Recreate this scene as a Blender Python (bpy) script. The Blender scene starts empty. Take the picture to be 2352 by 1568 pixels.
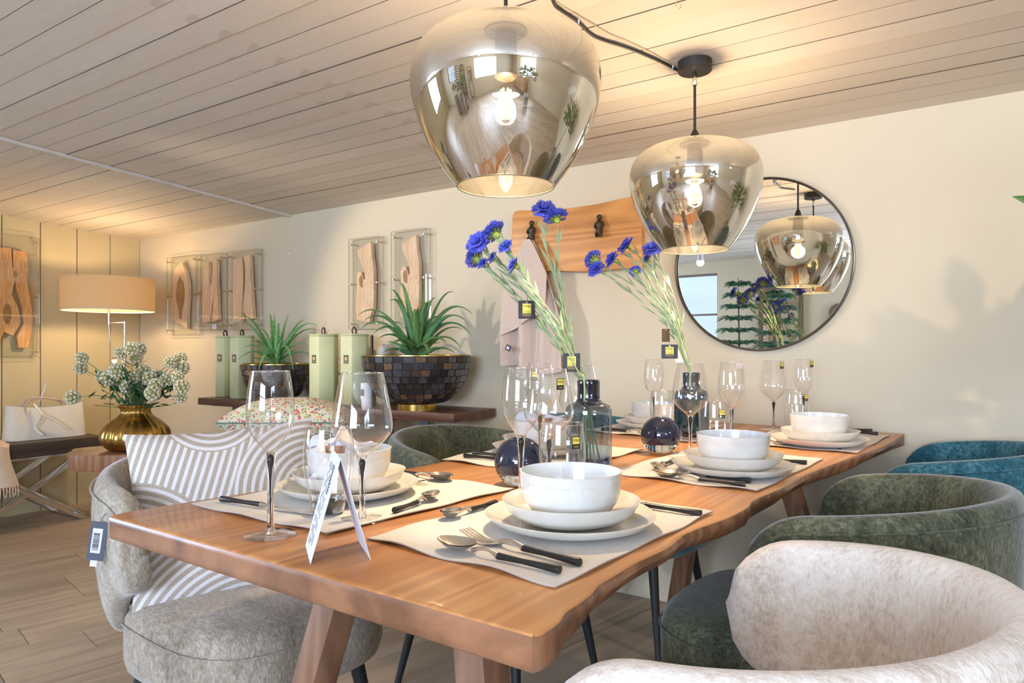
import bpy, bmesh, math, random
from mathutils import Vector, Matrix, Euler
random.seed(7)
C = bpy.context.scene.collection
PI = math.pi
F = 1580.0; CX = 1176.0; HY = 804.0; EYE = 1.065      # lens in pixels of the 2352 frame, horizon row, eye height
TT = 0.775                                            # table top height

# ---------------------------------------------------------------- camera, world, lights, exposure
cam_d = bpy.data.cameras.new('camera'); cam = bpy.data.objects.new('camera', cam_d); C.objects.link(cam)
cam.location = (0, 0, EYE); cam.rotation_euler = (PI/2, 0, 0)
cam_d.sensor_width = 36; cam_d.lens = F/2352*36; cam_d.shift_y = 20/2352; cam_d.clip_start = 0.05
bpy.context.scene.camera = cam
sc = bpy.context.scene
sc.view_settings.view_transform = 'Standard'; sc.view_settings.look = 'None'
sc.view_settings.gamma = 1; sc.view_settings.use_curve_mapping = False
sc.view_settings.exposure = 0.10
try:
    sc.cycles.max_bounces = 11; sc.cycles.diffuse_bounces = 4; sc.cycles.glossy_bounces = 5; sc.cycles.adaptive_threshold = .02
    sc.cycles.transmission_bounces = 8; sc.cycles.transparent_max_bounces = 18
    sc.cycles.caustics_reflective = False; sc.cycles.caustics_refractive = False
    sc.cycles.sample_clamp_indirect = 6
except Exception: pass
w = bpy.data.worlds.new('sky'); sc.world = w; w.use_nodes = True
bg = w.node_tree.nodes['Background']; bg.inputs[0].default_value = (.62, .76, 1, 1); bg.inputs[1].default_value = .7

AW = math.radians(-32.88); ca, sa = math.cos(AW), math.sin(AW)       # room axes
A = Vector((ca, sa, 0)); N = Vector((-sa, ca, 0)); P0 = Vector((-2.774, 5.127, 0))
def W(s, d, z=0): return P0 + A*s - N*d + Vector((0, 0, z))          # s along the long wall, d out from it
def ceil(s, d): return 1.879 + .0065*s + .053*d
SR, DB = 8.2, 6.0                                                     # right wall, back wall
def area(name, loc, to, sx, sy, power, col):
    l = bpy.data.lights.new(name, 'AREA'); l.shape = 'RECTANGLE'; l.size = sx; l.size_y = sy; l.energy = power; l.color = col
    o = bpy.data.objects.new(name, l); C.objects.link(o); o.location = loc
    o.rotation_euler = (Vector(to)-Vector(loc)).to_track_quat('-Z', 'Y').to_euler(); return o
DAY = (.66, .80, 1.0); WARM = (1.0, .70, .40)
# daylight entering by the windows (back wall, right wall, left wall behind the camera)
LD = 2.3; LWM = 1.0
area('daylight_window_1', W(1.74, DB+.22, 1.53), W(1.74, 0, 1.2), .98, 1.06, 1.0*LD, DAY)
area('daylight_window_2', W(5.2, DB+.22, 1.42), W(5.2, 0, 1.2), 2.1, 1.3, 130*LD, DAY)
area('daylight_window_3', W(SR+.22, 4.1, 1.42), W(3, 3.9, 1.2), 1.7, 1.3, 80*LD, DAY)
area('daylight_window_4', W(-.24, 4.2, 1.37), W(4, 4.0, 1.2), 1.7, 1.28, 80*LD, DAY)
def spot(name, loc, to, power, ang=75, blend=.5, size=.03, col=WARM):
    l = bpy.data.lights.new(name, 'SPOT'); l.energy = power*LWM; l.color = col; l.spot_size = math.radians(ang); l.spot_blend = blend; l.shadow_soft_size = size
    o = bpy.data.objects.new(name, l); C.objects.link(o); o.location = loc
    o.rotation_euler = (Vector(to)-Vector(loc)).to_track_quat('-Z', 'Y').to_euler()
spot('ceiling_spot_left', W(1.75, 1.95, 1.80), W(2.9, 0, 1.1), 80, 58, .5, .025, (1, .82, .60))
spot('ceiling_spot_right', W(7.6, 1.5, 1.82), W(5.3, 0, 1.3), 130, 60, .6, .035, (1, .78, .54))
SPOTS = [(2.6, 4.4), (4.6, 4.9), (6.3, 4.4), (7.0, 3.0)]
for i, (s, d) in enumerate(SPOTS): spot('ceiling_spot_back', W(s, d, ceil(s, d)-.13), W(s, d-.8, 0), 12, 130, .8, .04, (1, .86, .70))

# ---------------------------------------------------------------- pixel helpers
def P(u, v, Y): return Vector(((u-CX)/F*Y, Y, EYE-(v-HY)/F*Y))
def tp(u, v, z=TT):
    Y = (EYE-z)*F/(v-HY); return Vector(((u-CX)/F*Y, Y, z))
def wallp(u, v, off=0.0):
    r = (u-CX)/F; Y = (2.8-off)/(N.x*r+N.y); return Vector((r*Y, Y, EYE-(v-HY)/F*Y))
def SD(p): q = Vector((p[0], p[1], 0))-P0; return q.dot(A), -q.dot(N)
def cp(u, v):
    lo, hi = .3, 12.0
    for _ in range(50):
        m = (lo+hi)/2; p = P(u, v, m); s, d = SD(p)
        if p.z > ceil(s, d): hi = m
        else: lo = m
    return P(u, v, lo)
# table frame
LDIR = Vector((.6146, .789, 0)).normalized(); PDIR = Vector((LDIR.y, -LDIR.x, 0)); NL = Vector((-.704, 1.203, 0))
AT = math.atan2(PDIR.y, PDIR.x)
def T(p, a, z=0): return NL + PDIR*p + LDIR*a + Vector((0, 0, z))
def TL(pt):  # world -> (p, a)
    q = Vector((pt[0], pt[1], 0))-NL; return q.dot(PDIR), q.dot(LDIR)

# ---------------------------------------------------------------- objects
def tag(o, label=None, cat=None, group=None, kind=None):
    if label: o['label'] = label
    if cat: o['category'] = cat
    if group: o['group'] = group
    if kind: o['kind'] = kind
    return o
def thing(name, label, cat, loc=(0, 0, 0), rz=0, group=None, rot=None):
    o = bpy.data.objects.new(name, None); C.objects.link(o); o.empty_display_size = .05
    o.location = loc; o.rotation_euler = rot if rot else (0, 0, rz)
    return tag(o, label, cat, group)
def link(name, me, mat=None, parent=None, loc=None, rot=None):
    o = bpy.data.objects.new(name, me); C.objects.link(o)
    if mat and not me.materials: me.materials.append(mat)
    if parent: o.parent = parent
    if loc is not None: o.location = loc
    if rot is not None: o.rotation_euler = rot
    return o
def copy_tree(o, parent=None):
    c = o.copy(); C.objects.link(c); c.parent = parent
    for ch in list(o.children): copy_tree(ch, c)
    return c
class MB:
    def __init__(s): s.v = []; s.f = []; s.m = []
    def add(s, vs, fs, mi=0):
        n = len(s.v); s.v += [tuple(x) for x in vs]; s.f += [tuple(i+n for i in f) for f in fs]; s.m += [mi]*len(fs); return s
    def box(s, x0, x1, y0, y1, z0, z1, M=None, mi=0):
        vs = [Vector(p) for p in ((x0,y0,z0),(x1,y0,z0),(x1,y1,z0),(x0,y1,z0),(x0,y0,z1),(x1,y0,z1),(x1,y1,z1),(x0,y1,z1))]
        if M: vs = [M @ p for p in vs]
        return s.add(vs, [(0,3,2,1),(4,5,6,7),(0,1,5,4),(1,2,6,5),(2,3,7,6),(3,0,4,7)], mi)
    def lathe(s, prof, n=32, M=None, cap0=False, cap1=False, mi=0, mod=None, close=False):
        vs = []; fs = []
        for (r, z) in prof:
            for k in range(n):
                t = 2*PI*k/n; rr = r*(mod(t, z) if mod else 1); vs.append(Vector((rr*math.cos(t), rr*math.sin(t), z)))
        m = len(prof)
        for i in range(m-1 if not close else m):
            for k in range(n):
                a, b = i*n+k, i*n+(k+1) % n; j = ((i+1) % m)*n
                fs.append((a, b, j+(k+1) % n, j+k))
        if cap0: fs.append(tuple(reversed(range(n))))
        if cap1: fs.append(tuple(range((m-1)*n, m*n)))
        if M: vs = [M @ p for p in vs]
        return s.add(vs, fs, mi)
    def tube(s, pts, r, n=8, caps=True, mi=0, flat=1.0):
        pts = [Vector(p) for p in pts]; m = len(pts); rs = r if isinstance(r, (list, tuple)) else [r]*m
        vs = []; fs = []; up = None
        for i, p in enumerate(pts):
            t = (pts[min(i+1, m-1)]-pts[max(i-1, 0)])
            if t.length < 1e-9: t = Vector((0, 0, 1))
            t.normalize()
            if up is None:
                up = Vector((0, 0, 1)) if abs(t.z) < .9 else Vector((1, 0, 0))
            x = t.cross(up).normalized(); y = x.cross(t).normalized(); up = y
            for k in range(n):
                a = 2*PI*k/n; vs.append(p + x*rs[i]*math.cos(a) + y*rs[i]*flat*math.sin(a))
        for i in range(m-1):
            for k in range(n): fs.append((i*n+k, i*n+(k+1) % n, (i+1)*n+(k+1) % n, (i+1)*n+k))
        if caps: fs.append(tuple(reversed(range(n)))); fs.append(tuple(range((m-1)*n, m*n)))
        return s.add(vs, fs, mi)
    def grid(s, nu, nv, fn, closeu=False, mi=0):
        vs = [fn(i/(nu if closeu else nu-1), j/(nv-1)) for i in range(nu) for j in range(nv)]; fs = []
        for i in range(nu if closeu else nu-1):
            for j in range(nv-1):
                a = i*nv+j; b = ((i+1) % nu)*nv+j; fs.append((a, b, b+1, a+1))
        return s.add(vs, fs, mi)
    def prism(s, poly, z0, z1, M=None, mi=0):
        n = len(poly); vs = [Vector((x, y, z0)) for x, y in poly]+[Vector((x, y, z1)) for x, y in poly]
        fs = [tuple(reversed(range(n))), tuple(range(n, 2*n))]+[(k, (k+1) % n, n+(k+1) % n, n+k) for k in range(n)]
        if M: vs = [M @ p for p in vs]
        return s.add(vs, fs, mi)
    def mesh(s, name, mats=None, smooth=40, bevel=0, seg=2, recalc=True):
        me = bpy.data.meshes.new(name); me.from_pydata(s.v, [], s.f); me.update()
        if mats:
            for mt in (mats if isinstance(mats, (list, tuple)) else [mats]): me.materials.append(mt)
        if any(s.m): me.polygons.foreach_set('material_index', s.m)
        bm = bmesh.new(); bm.from_mesh(me)
        if recalc: bmesh.ops.recalc_face_normals(bm, faces=bm.faces)
        if bevel:
            es = [e for e in bm.edges if len(e.link_faces) == 2 and e.calc_face_angle(0) > .6]
            bmesh.ops.bevel(bm, geom=es, offset=bevel, segments=seg, affect='EDGES', profile=.6, clamp_overlap=True)
        bm.to_mesh(me); bm.free()
        if smooth:
            me.shade_smooth(); me.set_sharp_from_angle(angle=math.radians(smooth))
        return me
    def ob(s, name, mat, parent=None, loc=None, rot=None, **k):
        return link(name, s.mesh(name, mat, **k), None, parent, loc, rot)

# ---------------------------------------------------------------- materials
def lin(c):
    return tuple(((x/255)/12.92 if x/255 <= .04045 else ((x/255+.055)/1.055)**2.4) for x in c)+(1,)
MC = {}
class NT:
    def __init__(s, name):
        s.mat = bpy.data.materials.new(name); s.mat.use_nodes = True; s.t = s.mat.node_tree; s.n = s.t.nodes; s.l = s.t.links
        s.b = s.n['Principled BSDF']; s.out = s.n['Material Output']
    def node(s, t, **k):
        x = s.n.new(t)
        for a, b in k.items(): setattr(x, a, b)
        return x
    def set(s, nd, **k):
        for a, b in k.items():
            nd.inputs[a].default_value = b
    def con(s, a, b): s.l.new(a, b)
    def math(s, op, a, b=None, c=None):
        m = s.node('ShaderNodeMath', operation=op)
        for i, x in enumerate((a, b, c)):
            if x is None: continue
            if isinstance(x, (int, float)): m.inputs[i].default_value = x
            else: s.con(x, m.inputs[i])
        return m.outputs[0]
    def coord(s, scale=(1, 1, 1), kind='Object', rot=(0, 0, 0)):
        tc = s.node('ShaderNodeTexCoord'); mp = s.node('ShaderNodeMapping'); s.con(tc.outputs[kind], mp.inputs[0])
        mp.inputs['Scale'].default_value = scale; mp.inputs['Rotation'].default_value = rot; return mp.outputs[0]
    def noise(s, vec, scale, detail=3, rough=.5, dist=0):
        n = s.node('ShaderNodeTexNoise'); s.con(vec, n.inputs['Vector']); n.inputs['Scale'].default_value = scale
        n.inputs['Detail'].default_value = detail; n.inputs['Roughness'].default_value = rough; n.inputs['Distortion'].default_value = dist
        return n.outputs['Fac']
    def ramp(s, fac, stops):
        r = s.node('ShaderNodeValToRGB'); s.con(fac, r.inputs[0]); e = r.color_ramp.elements
        while len(e) < len(stops): e.new(.5)
        for i, (p, c) in enumerate(stops): e[i].position = p; e[i].color = c
        return r.outputs[0]
    def mix(s, fac, a, b, bt='MIX'):
        m = s.node('ShaderNodeMix', data_type='RGBA', blend_type=bt)
        for i, x in ((0, fac), (6, a), (7, b)):
            if isinstance(x, (int, float)): m.inputs[i].default_value = x
            elif isinstance(x, tuple): m.inputs[i].default_value = x
            else: s.con(x, m.inputs[i])
        return m.outputs[2]
    def bump(s, h, strength=.2, dist=.01):
        b = s.node('ShaderNodeBump'); b.inputs['Strength'].default_value = strength; b.inputs['Distance'].default_value = dist
        s.con(h, b.inputs['Height']); s.con(b.outputs[0], s.b.inputs['Normal'])
def flat(name, c, rough=.5, metal=0, var=.08, scale=20, bump=0, coat=0, spec=.5, sheen=0):
    if name in MC: return MC[name]
    t = NT(name); col = lin(c); v = t.coord(); f = t.noise(v, scale)
    lo = tuple(x*(1-var) for x in col[:3])+(1,); hi = tuple(min(1, x*(1+var)) for x in col[:3])+(1,)
    t.con(t.ramp(f, [(.3, lo), (.7, hi)]), t.b.inputs['Base Color'])
    t.set(t.b, Roughness=rough, Metallic=metal); t.b.inputs['Coat Weight'].default_value = coat; t.b.inputs['Specular IOR Level'].default_value = spec
    if sheen: t.b.inputs['Sheen Weight'].default_value = sheen
    if bump: t.bump(t.noise(v, scale*4), bump, .003)
    MC[name] = t.mat; return t.mat
def wood(name, dark, light, axis=1, sc=6, rough=.45, bands=1.0, rnd=0.0, coat=0, bump=.12, kind='Object'):
    if name in MC: return MC[name]
    t = NT(name); st = [1, 1, 1]; st[axis] = .09; v = t.coord(tuple(st), kind)
    if rnd:
        oi = t.node('ShaderNodeObjectInfo'); va = t.node('ShaderNodeVectorMath', operation='ADD'); cm = t.node('ShaderNodeCombineXYZ')
        m = t.math('MULTIPLY', oi.outputs['Random'], 37.0)
        for i in range(3): t.con(m, cm.inputs[i])
        t.con(v, va.inputs[0]); t.con(cm.outputs[0], va.inputs[1]); v = va.outputs[0]
    big = t.noise(v, sc*.5, 2, .5, .6); fine = t.noise(v, sc*9, 4, .6, .2); ring = t.math('SINE', t.math('MULTIPLY', t.noise(v, sc*.8, 2, .45, .3), 55*bands))
    ring = t.math('MULTIPLY_ADD', ring, .5, .5)
    f = t.math('ADD', t.math('MULTIPLY', big, .55), t.math('ADD', t.math('MULTIPLY', fine, .3), t.math('MULTIPLY', ring, .2)))
    c = t.ramp(f, [(.25, lin(dark)), (.5, tuple((a+b)/2 for a, b in zip(lin(dark), lin(light)))), (.78, lin(light))])
    if rnd:
        c = t.mix(1.0, c, t.ramp(oi.outputs['Random'], [(0, (1-rnd,)*3+(1,)), (1, (1, 1, 1, 1))]), 'MULTIPLY')
    t.con(c, t.b.inputs['Base Color']); t.set(t.b, Roughness=rough); t.b.inputs['Coat Weight'].default_value = coat
    t.bump(f, bump, .003); MC[name] = t.mat; return t.mat
def velvet(name, dark, mid, light, sc=9):
    if name in MC: return MC[name]
    t = NT(name); v = t.coord((1, 1, .45), rot=(0, .5, .2))
    a = t.noise(v, sc, 3, .6, .5); b = t.noise(t.coord((3.2, 1, 1), rot=(.4, .7, 0)), sc*8, 3, .7, .3); c = t.noise(v, 260, 2, .6)
    f = t.math('ADD', t.math('MULTIPLY', a, .4), t.math('ADD', t.math('MULTIPLY', b, .42), t.math('MULTIPLY', c, .18)))
    t.con(t.ramp(f, [(.36, lin(dark)), (.5, lin(mid)), (.64, lin(light))]), t.b.inputs['Base Color'])
    t.set(t.b, Roughness=.85); t.b.inputs['Sheen Weight'].default_value = .5; t.b.inputs['Sheen Roughness'].default_value = .4; t.b.inputs['Specular IOR Level'].default_value = .2
    t.bump(t.math('ADD', b, c), .35, .003); MC[name] = t.mat; return t.mat
def thin_glass(name, tint=(1, 1, 1), base=.05, edge=.9, power=4.0, gloss=(1, 1, 1), rough=0.0):
    if name in MC: return MC[name]
    t = NT(name); lw = t.node('ShaderNodeLayerWeight'); lw.inputs['Blend'].default_value = .5
    f = t.math('MULTIPLY_ADD', t.math('POWER', lw.outputs['Facing'], power), edge, base)
    tr = t.node('ShaderNodeBsdfTransparent'); tr.inputs[0].default_value = (*tint, 1)
    gl = t.node('ShaderNodeBsdfGlossy'); gl.inputs['Color'].default_value = (*gloss, 1); gl.inputs['Roughness'].default_value = rough
    mx = t.node('ShaderNodeMixShader'); t.con(f, mx.inputs[0]); t.con(tr.outputs[0], mx.inputs[1]); t.con(gl.outputs[0], mx.inputs[2])
    t.con(mx.outputs[0], t.out.inputs[0]); MC[name] = t.mat; return t.mat
def solid_glass(name, col=(1, 1, 1), ior=1.46, rough=0):
    if name in MC: return MC[name]
    t = NT(name); t.b.inputs['Base Color'].default_value = (*col, 1); t.set(t.b, Roughness=rough, IOR=ior); t.b.inputs['Transmission Weight'].default_value = 1
    MC[name] = t.mat; return t.mat
def emit(name, col, s):
    t = NT(name); e = t.node('ShaderNodeEmission'); e.inputs[0].default_value = (*col, 1); e.inputs[1].default_value = s
    t.con(e.outputs[0], t.out.inputs[0]); return t.mat

m_wall = flat('cream_plaster', (208, 195, 170), .9, var=.02, scale=2.5, bump=.05)
m_lwall = flat('greige_painted_board', (196, 180, 142), .6, var=.03, scale=3)
m_ceil = None
def ceil_mat():
    t = NT('painted_ceiling_board'); v = t.coord((.12, 1, 1)); oi = t.node('ShaderNodeObjectInfo')
    f = t.noise(v, 30, 4, .6, 1.0); g = t.noise(t.coord((.35, 1, 1)), 5, 2, .5, 1.5)
    c = t.ramp(f, [(.3, lin((210, 199, 186))), (.7, lin((219, 209, 197)))])
    c = t.mix(.5, c, t.ramp(oi.outputs['Random'], [(0, lin((212, 199, 184))), (1, lin((226, 215, 203)))]), 'MIX')
    c = t.mix(t.math('MULTIPLY', t.math('GREATER_THAN', g, .70), .35), c, lin((176, 158, 138)))
    t.con(c, t.b.inputs['Base Color']); t.set(t.b, Roughness=.75); t.bump(t.math('ADD', f, t.math('MULTIPLY', g, 2)), .16, .004); return t.mat
m_ceil = ceil_mat()
m_gap = flat('dark_joint', (84, 70, 58), .9)
m_floor = wood('laminate_floor', (150, 132, 114), (204, 182, 158), axis=1, sc=5, rough=.4, rnd=.16, bump=.05)
m_table = wood('warm_table_wood', (138, 80, 42), (208, 138, 82), axis=1, sc=4.5, rough=.36, bands=1.4, coat=.15, bump=.06)
m_leg = wood('table_leg_wood', (98, 66, 48), (152, 112, 84), axis=2, sc=9, rough=.5)
m_ceramic = flat('cream_glazed_ceramic', (216, 210, 200), .16, var=.03, scale=14, coat=.4)
m_clay = flat('white_glaze_inside', (226, 232, 238), .12, var=.04, scale=40, coat=.4)
m_black = flat('black_handle_lacquer', (26, 24, 24), .3)
m_steel = flat('polished_steel', (214, 206, 194), .2, metal=1, var=.03)
m_chrome = flat('chrome_tube', (225, 225, 228), .1, metal=1, var=.02)
m_linen = flat('natural_linen', (236, 228, 216), .95, var=.05, scale=160, bump=.5)
m_paper = flat('white_paper', (214, 212, 218), .8, var=.01)
m_bmetal = flat('black_metal', (30, 28, 28), .45, var=.1)
m_bronze = flat('dark_bronze', (70, 62, 52), .45, metal=.7)
m_brass = flat('brushed_brass', (214, 176, 92), .22, metal=1, var=.08)
m_gold = flat('antique_gold', (176, 138, 74), .26, metal=1, var=.2, scale=14)
m_glass = thin_glass('thin_clear_glass', (.98, .98, .985), .055, .95, 2.5)
m_sglass = solid_glass('solid_clear_glass', (.98, .98, .99))
m_drop = flat('dark_glass_drop', (30, 18, 16), .08)
m_acryl = thin_glass('clear_acrylic', (.985, .985, .98), .04, .4, 3)
m_black_card = flat('black_card', (24, 26, 32), .5)
emit_spot = emit("spot_glow", (1, .86, .66), 14)
m_yellow = flat('yellow_print', (226, 206, 84), .5)
m_dkprint = flat('dark_print', (30, 30, 24), .5)
# ================================================================ the room
RZ = AW
def room_box(name, s0, s1, d0, d1, z0, z1, mat, parent=None, kind='structure'):
    mb = MB(); vs = [W(s, d, z) for z in (z0, z1) for s, d in ((s0, d1), (s1, d1), (s1, d0), (s0, d0))]
    mb.add(vs, [(3, 2, 1, 0), (4, 5, 6, 7), (0, 1, 5, 4), (1, 2, 6, 5), (2, 3, 7, 6), (3, 0, 4, 7)])
    o = mb.ob(name, mat, parent, smooth=0)
    if not parent: o['kind'] = kind
    return o
ZT = 2.32
room_box('wall_long', -.12, SR+.12, -.12, 0, 0, ZT, m_wall)
def wall_with_windows(name, along, fixed, f0, f1, l0, l1, wins, mat):
    """wall as one mesh: piers and bands round the window openings"""
    mb = MB(); cuts = sorted(wins)
    def seg(a, b, z0, z1):
        if b-a < 1e-4 or z1-z0 < 1e-4: return
        q = ((a, f1), (b, f1), (b, f0), (a, f0)) if along == 's' else ((f0, b), (f1, b), (f1, a), (f0, a))
        vs = [W(s, d, z) for z in (z0, z1) for s, d in q]
        mb.add(vs, [(3, 2, 1, 0), (4, 5, 6, 7), (0, 1, 5, 4), (1, 2, 6, 5), (2, 3, 7, 6), (3, 0, 4, 7)])
    x = l0
    for (a, b, z0, z1) in cuts:
        seg(x, a, 0, ZT); seg(a, b, 0, z0); seg(a, b, z1, ZT); x = b
    seg(x, l1, 0, ZT)
    o = mb.ob(name, mat, smooth=0); o['kind'] = 'structure'; return o
WB = [(1.25, 2.23, 1.0, 2.06), (4.2, 6.2, .8, 2.05)]
WR = [(3.3, 4.9, .8, 2.05)]; WL = [(3.4, 5.0, .75, 1.98)]
wall_with_windows('wall_back', 's', DB, DB, DB+.14, -.12, SR+.12, WB, m_wall)
wall_with_windows('wall_right', 'd', SR, SR, SR+.14, 0, DB, WR, m_wall)
# left wall: backing plus the wide painted boards
wall_with_windows('wall_left', 'd', 0, -.14, -.02, 0, DB, WL, m_gap)
wl = bpy.data.objects['wall_left']
d = 0.0; i = 0; wd = [.214, .222, .226, .22]
while d < DB-.02:
    e = min(DB, d+wd[i % 4]); i += 1
    zs = [(0, ZT)]
    if any(a < e and b > d for a, b, _, _ in WL): zs = [(0, .75), (1.98, ZT)]
    for z0, z1 in zs:
        mb = MB(); vs = [W(s, dd, z) for z in (z0, z1) for s, dd in ((-.02, e-.003), (0, e-.003), (0, d+.003), (-.02, d+.003))]
        mb.add(vs, [(3, 2, 1, 0), (4, 5, 6, 7), (0, 1, 5, 4), (1, 2, 6, 5), (2, 3, 7, 6), (3, 0, 4, 7)])
        mb.ob('board', m_lwall, wl, smooth=0)
    d = e
# windows with frame, muntins and a pane
m_wframe = flat('grey_brown_window_frame', (120, 104, 90), .5)
m_pane = thin_glass('window_pane', (.95, .97, 1), .04, .6, 4)
def window(n, along, fixed, a, b, z0, z1, nx, nz):
    mb = MB()
    def bar(a0, a1, zz0, zz1, t=.05):
        q = ((a0, fixed+t/2), (a1, fixed+t/2), (a1, fixed-t/2), (a0, fixed-t/2)) if along == 's' else ((fixed-t/2, a1), (fixed+t/2, a1), (fixed+t/2, a0), (fixed-t/2, a0))
        vs = [W(s, dd, z) for z in (zz0, zz1) for s, dd in q]
        return mb.add(vs, [(3, 2, 1, 0), (4, 5, 6, 7), (0, 1, 5, 4), (1, 2, 6, 5), (2, 3, 7, 6), (3, 0, 4, 7)])
    bar(a-.05, a+.02, z0-.05, z1+.05, .1); bar(b-.02, b+.05, z0-.05, z1+.05, .1); bar(a+.02, b-.02, z1-.02, z1+.05, .1); bar(a+.02, b-.02, z0-.05, z0+.02, .1)
    o = mb.ob('window_%d' % n, m_wframe, smooth=0); o['kind'] = 'structure'
    for k in range(1, nx):
        mb = MB(); x = a+(b-a)*k/nx; bar(x-.014, x+.014, z0+.02, z1-.02, .03); mb.ob('glazing_bar', m_wframe, o, smooth=0)
    for k in range(1, nz):
        z = z0+(z1-z0)*k/nz
        for j in range(nx):
            mb = MB(); bar(a+(b-a)*j/nx+.015, a+(b-a)*(j+1)/nx-.015, z-.012, z+.012, .03); mb.ob('glazing_bar', m_wframe, o, smooth=0)
    mb = MB(); bar(a+.02, b-.02, z0+.02, z1-.02, .006); mb.ob('pane', m_pane, o, smooth=0)
window(1, 's', DB+.1, 1.25, 2.23, 1.0, 2.06, 1, 2)
window(2, 's', DB+.1, 4.2, 6.2, .8, 2.05, 3, 2)
window(3, 'd', SR+.1, 3.3, 4.9, .8, 2.05, 3, 2)
window(4, 'd', -.1, 3.4, 5.0, .75, 1.98, 3, 2)

# floor: backing slab and planks clipped to the room
room_box('floor', -.1, SR+.1, -.1, DB+.1, -.08, -.012, m_gap)
fl = bpy.data.objects['floor']
def clip(poly, nx, ny, c):
    out = []
    for i in range(len(poly)):
        a, b = poly[i], poly[(i+1) % len(poly)]; fa, fb = a[0]*nx+a[1]*ny-c, b[0]*nx+b[1]*ny-c
        if fa <= 0: out.append(a)
        if (fa < 0 < fb) or (fb < 0 < fa):
            t = fa/(fa-fb); out.append((a[0]+(b[0]-a[0])*t, a[1]+(b[1]-a[1])*t))
    return out
FD = Vector((2750-CX, F, 0)).normalized(); fang = math.atan2(FD.y, FD.x)     # plank direction on the floor
FN = Vector((-FD.y, FD.x, 0)); PW, PL = .2, 1.38
rng = random.Random(3)
for r in range(-30, 45):
    off = rng.random()*PL
    for k in range(-7, 9):
        x0 = k*PL+off; x1 = x0+PL-.0025; y0 = r*PW; y1 = y0+PW-.0025
        poly = []
        for x, y in ((x0, y0), (x1, y0), (x1, y1), (x0, y1)):
            p = FD*x+FN*y; s, d = SD(p); poly.append((s, d))
        for q in ((-1, 0, 0), (1, 0, SR), (0, -1, 0), (0, 1, DB)):
            if len(poly) > 2: poly = clip(poly, *q)
        if len(poly) < 3: continue
        ar = abs(sum(poly[i][0]*poly[(i+1) % len(poly)][1]-poly[(i+1) % len(poly)][0]*poly[i][1] for i in range(len(poly))))/2
        if ar < .004: continue
        pts = [W(s, d) for s, d in poly]; c = FD*((x0+x1)/2)+FN*((y0+y1)/2)
        R = Matrix.Rotation(PI/2-fang, 3, 'Z'); pl = [(R @ (p-c)) for p in pts]
        mb = MB(); mb.prism([(p.x, p.y) for p in pl], -.012, 0)
        mb.ob('plank', m_floor, fl, loc=c, rot=(0, 0, fang-PI/2), smooth=0)
# ceiling: backing and boards following the slope
mb = MB()
vs = [W(s, d, ceil(s, d)+.02+dz) for dz in (0, .08) for s, d in ((-.1, DB+.1), (SR+.1, DB+.1), (SR+.1, -.1), (-.1, -.1))]
mb.add(vs, [(3, 2, 1, 0), (4, 5, 6, 7), (0, 1, 5, 4), (1, 2, 6, 5), (2, 3, 7, 6), (3, 0, 4, 7)])
ce = mb.ob('ceiling', m_gap, smooth=0); ce['kind'] = 'structure'
d = 0.0
rng = random.Random(11)
MS = 1.689
for i in range(64):
    wdt = .0975; e = d+wdt
    if d >= DB: break
    e = min(e, DB)
    for (s0, s1, dd) in ((0.0, MS-.004, -.03), (MS+.004, SR, 0)):
        a0, a1 = max(0, d+dd+.0009), min(DB, e+dd-.0009)
        if a1-a0 < .01: continue
        dz = rng.uniform(-.0012, .0012); tw = rng.uniform(-.0006, .0006)
        c = W((s0+s1)/2, (a0+a1)/2, 0); mb = MB(); vs = []
        bv = .0008
        prof = [(a0, .016), (a0, 0), (a1, 0), (a1, .016)]
        for s in (s0, s1):
            for (dd2, z) in prof:
                x = s-(s0+s1)/2; y = -(dd2-(a0+a1)/2)
                vs.append((x, y, ceil(s, dd2)+z+dz+(tw if dd2 > (a0+a1)/2 else -tw)))
        n = len(prof); mb.add(vs, [(1, 2, n+2, n+1)]); mb.add([vs[q_] for q_ in range(2*n)], [tuple(range(n)), tuple(reversed(range(n, 2*n)))]+[(k, (k+1) % n, n+(k+1) % n, n+k) for k in (0, 2, 3)], 1)
        mb.ob('board', [m_ceil, m_gap], ce, loc=c, rot=(0, 0, RZ), smooth=0)
    d = e
# thin moulding across the boards
mb = MB(); vs = []
m_trim = flat('pale_ceiling_trim', (206, 198, 190), .5)
for dd in (0, DB):
    for x, z in ((-.011, .002), (-.011, -.007), (-.006, -.012), (.006, -.012), (.011, -.007), (.011, .002)): vs.append(W(MS+x, dd, ceil(MS, dd)+z))
fs = [tuple(range(6)), tuple(reversed(range(6, 12)))]+[(k, (k+1) % 6, 6+(k+1) % 6, 6+k) for k in range(6)]
o = mb.add(vs, fs).ob('trim_1', m_trim, smooth=0); o['kind'] = 'structure'
room_box('baseboard_back', 0, SR, DB-.015, DB, 0, .08, m_wall)

# ================================================================ dining table
tb = thing('dining_table', 'long live-edge warm brown wooden dining table laid for six', 'table', T(.45, 1.1, 0), AT)
def tloc(p):  # world -> table local
    a, b = TL(p); return (a-.45, b-1.1)
R_px = [(1222,1459),(1242,1455),(1258,1446),(1287,1424),(1302,1401),(1331,1382),(1362,1357),(1378,1338),(1424,1310),(1468,1282),(1518,1257),(1543,1242),(1564,1226),(1611,1207),(1673,1186),(1719,1162),(1727,1150),(1751,1137),(1798,1117),(1837,1094),(1904,1067),(1971,1043),(2038,1018),(2060,1005),(2077,996)]
right = [tloc(tp(u, v)) for u, v in R_px]
left = [tloc(tp(*q)) for q in ((251,1185), (332,1168))]+[(-.45+.02, -.75), (-.45+.042, -.6), (-.45+.058, -.46), (-.45+.053, -.33), (-.45+.045, -.1), (-.45+.02, .2), (-.45-.005, .5), (-.45+.012, .8), (-.45+.01, 1.08)]
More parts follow.
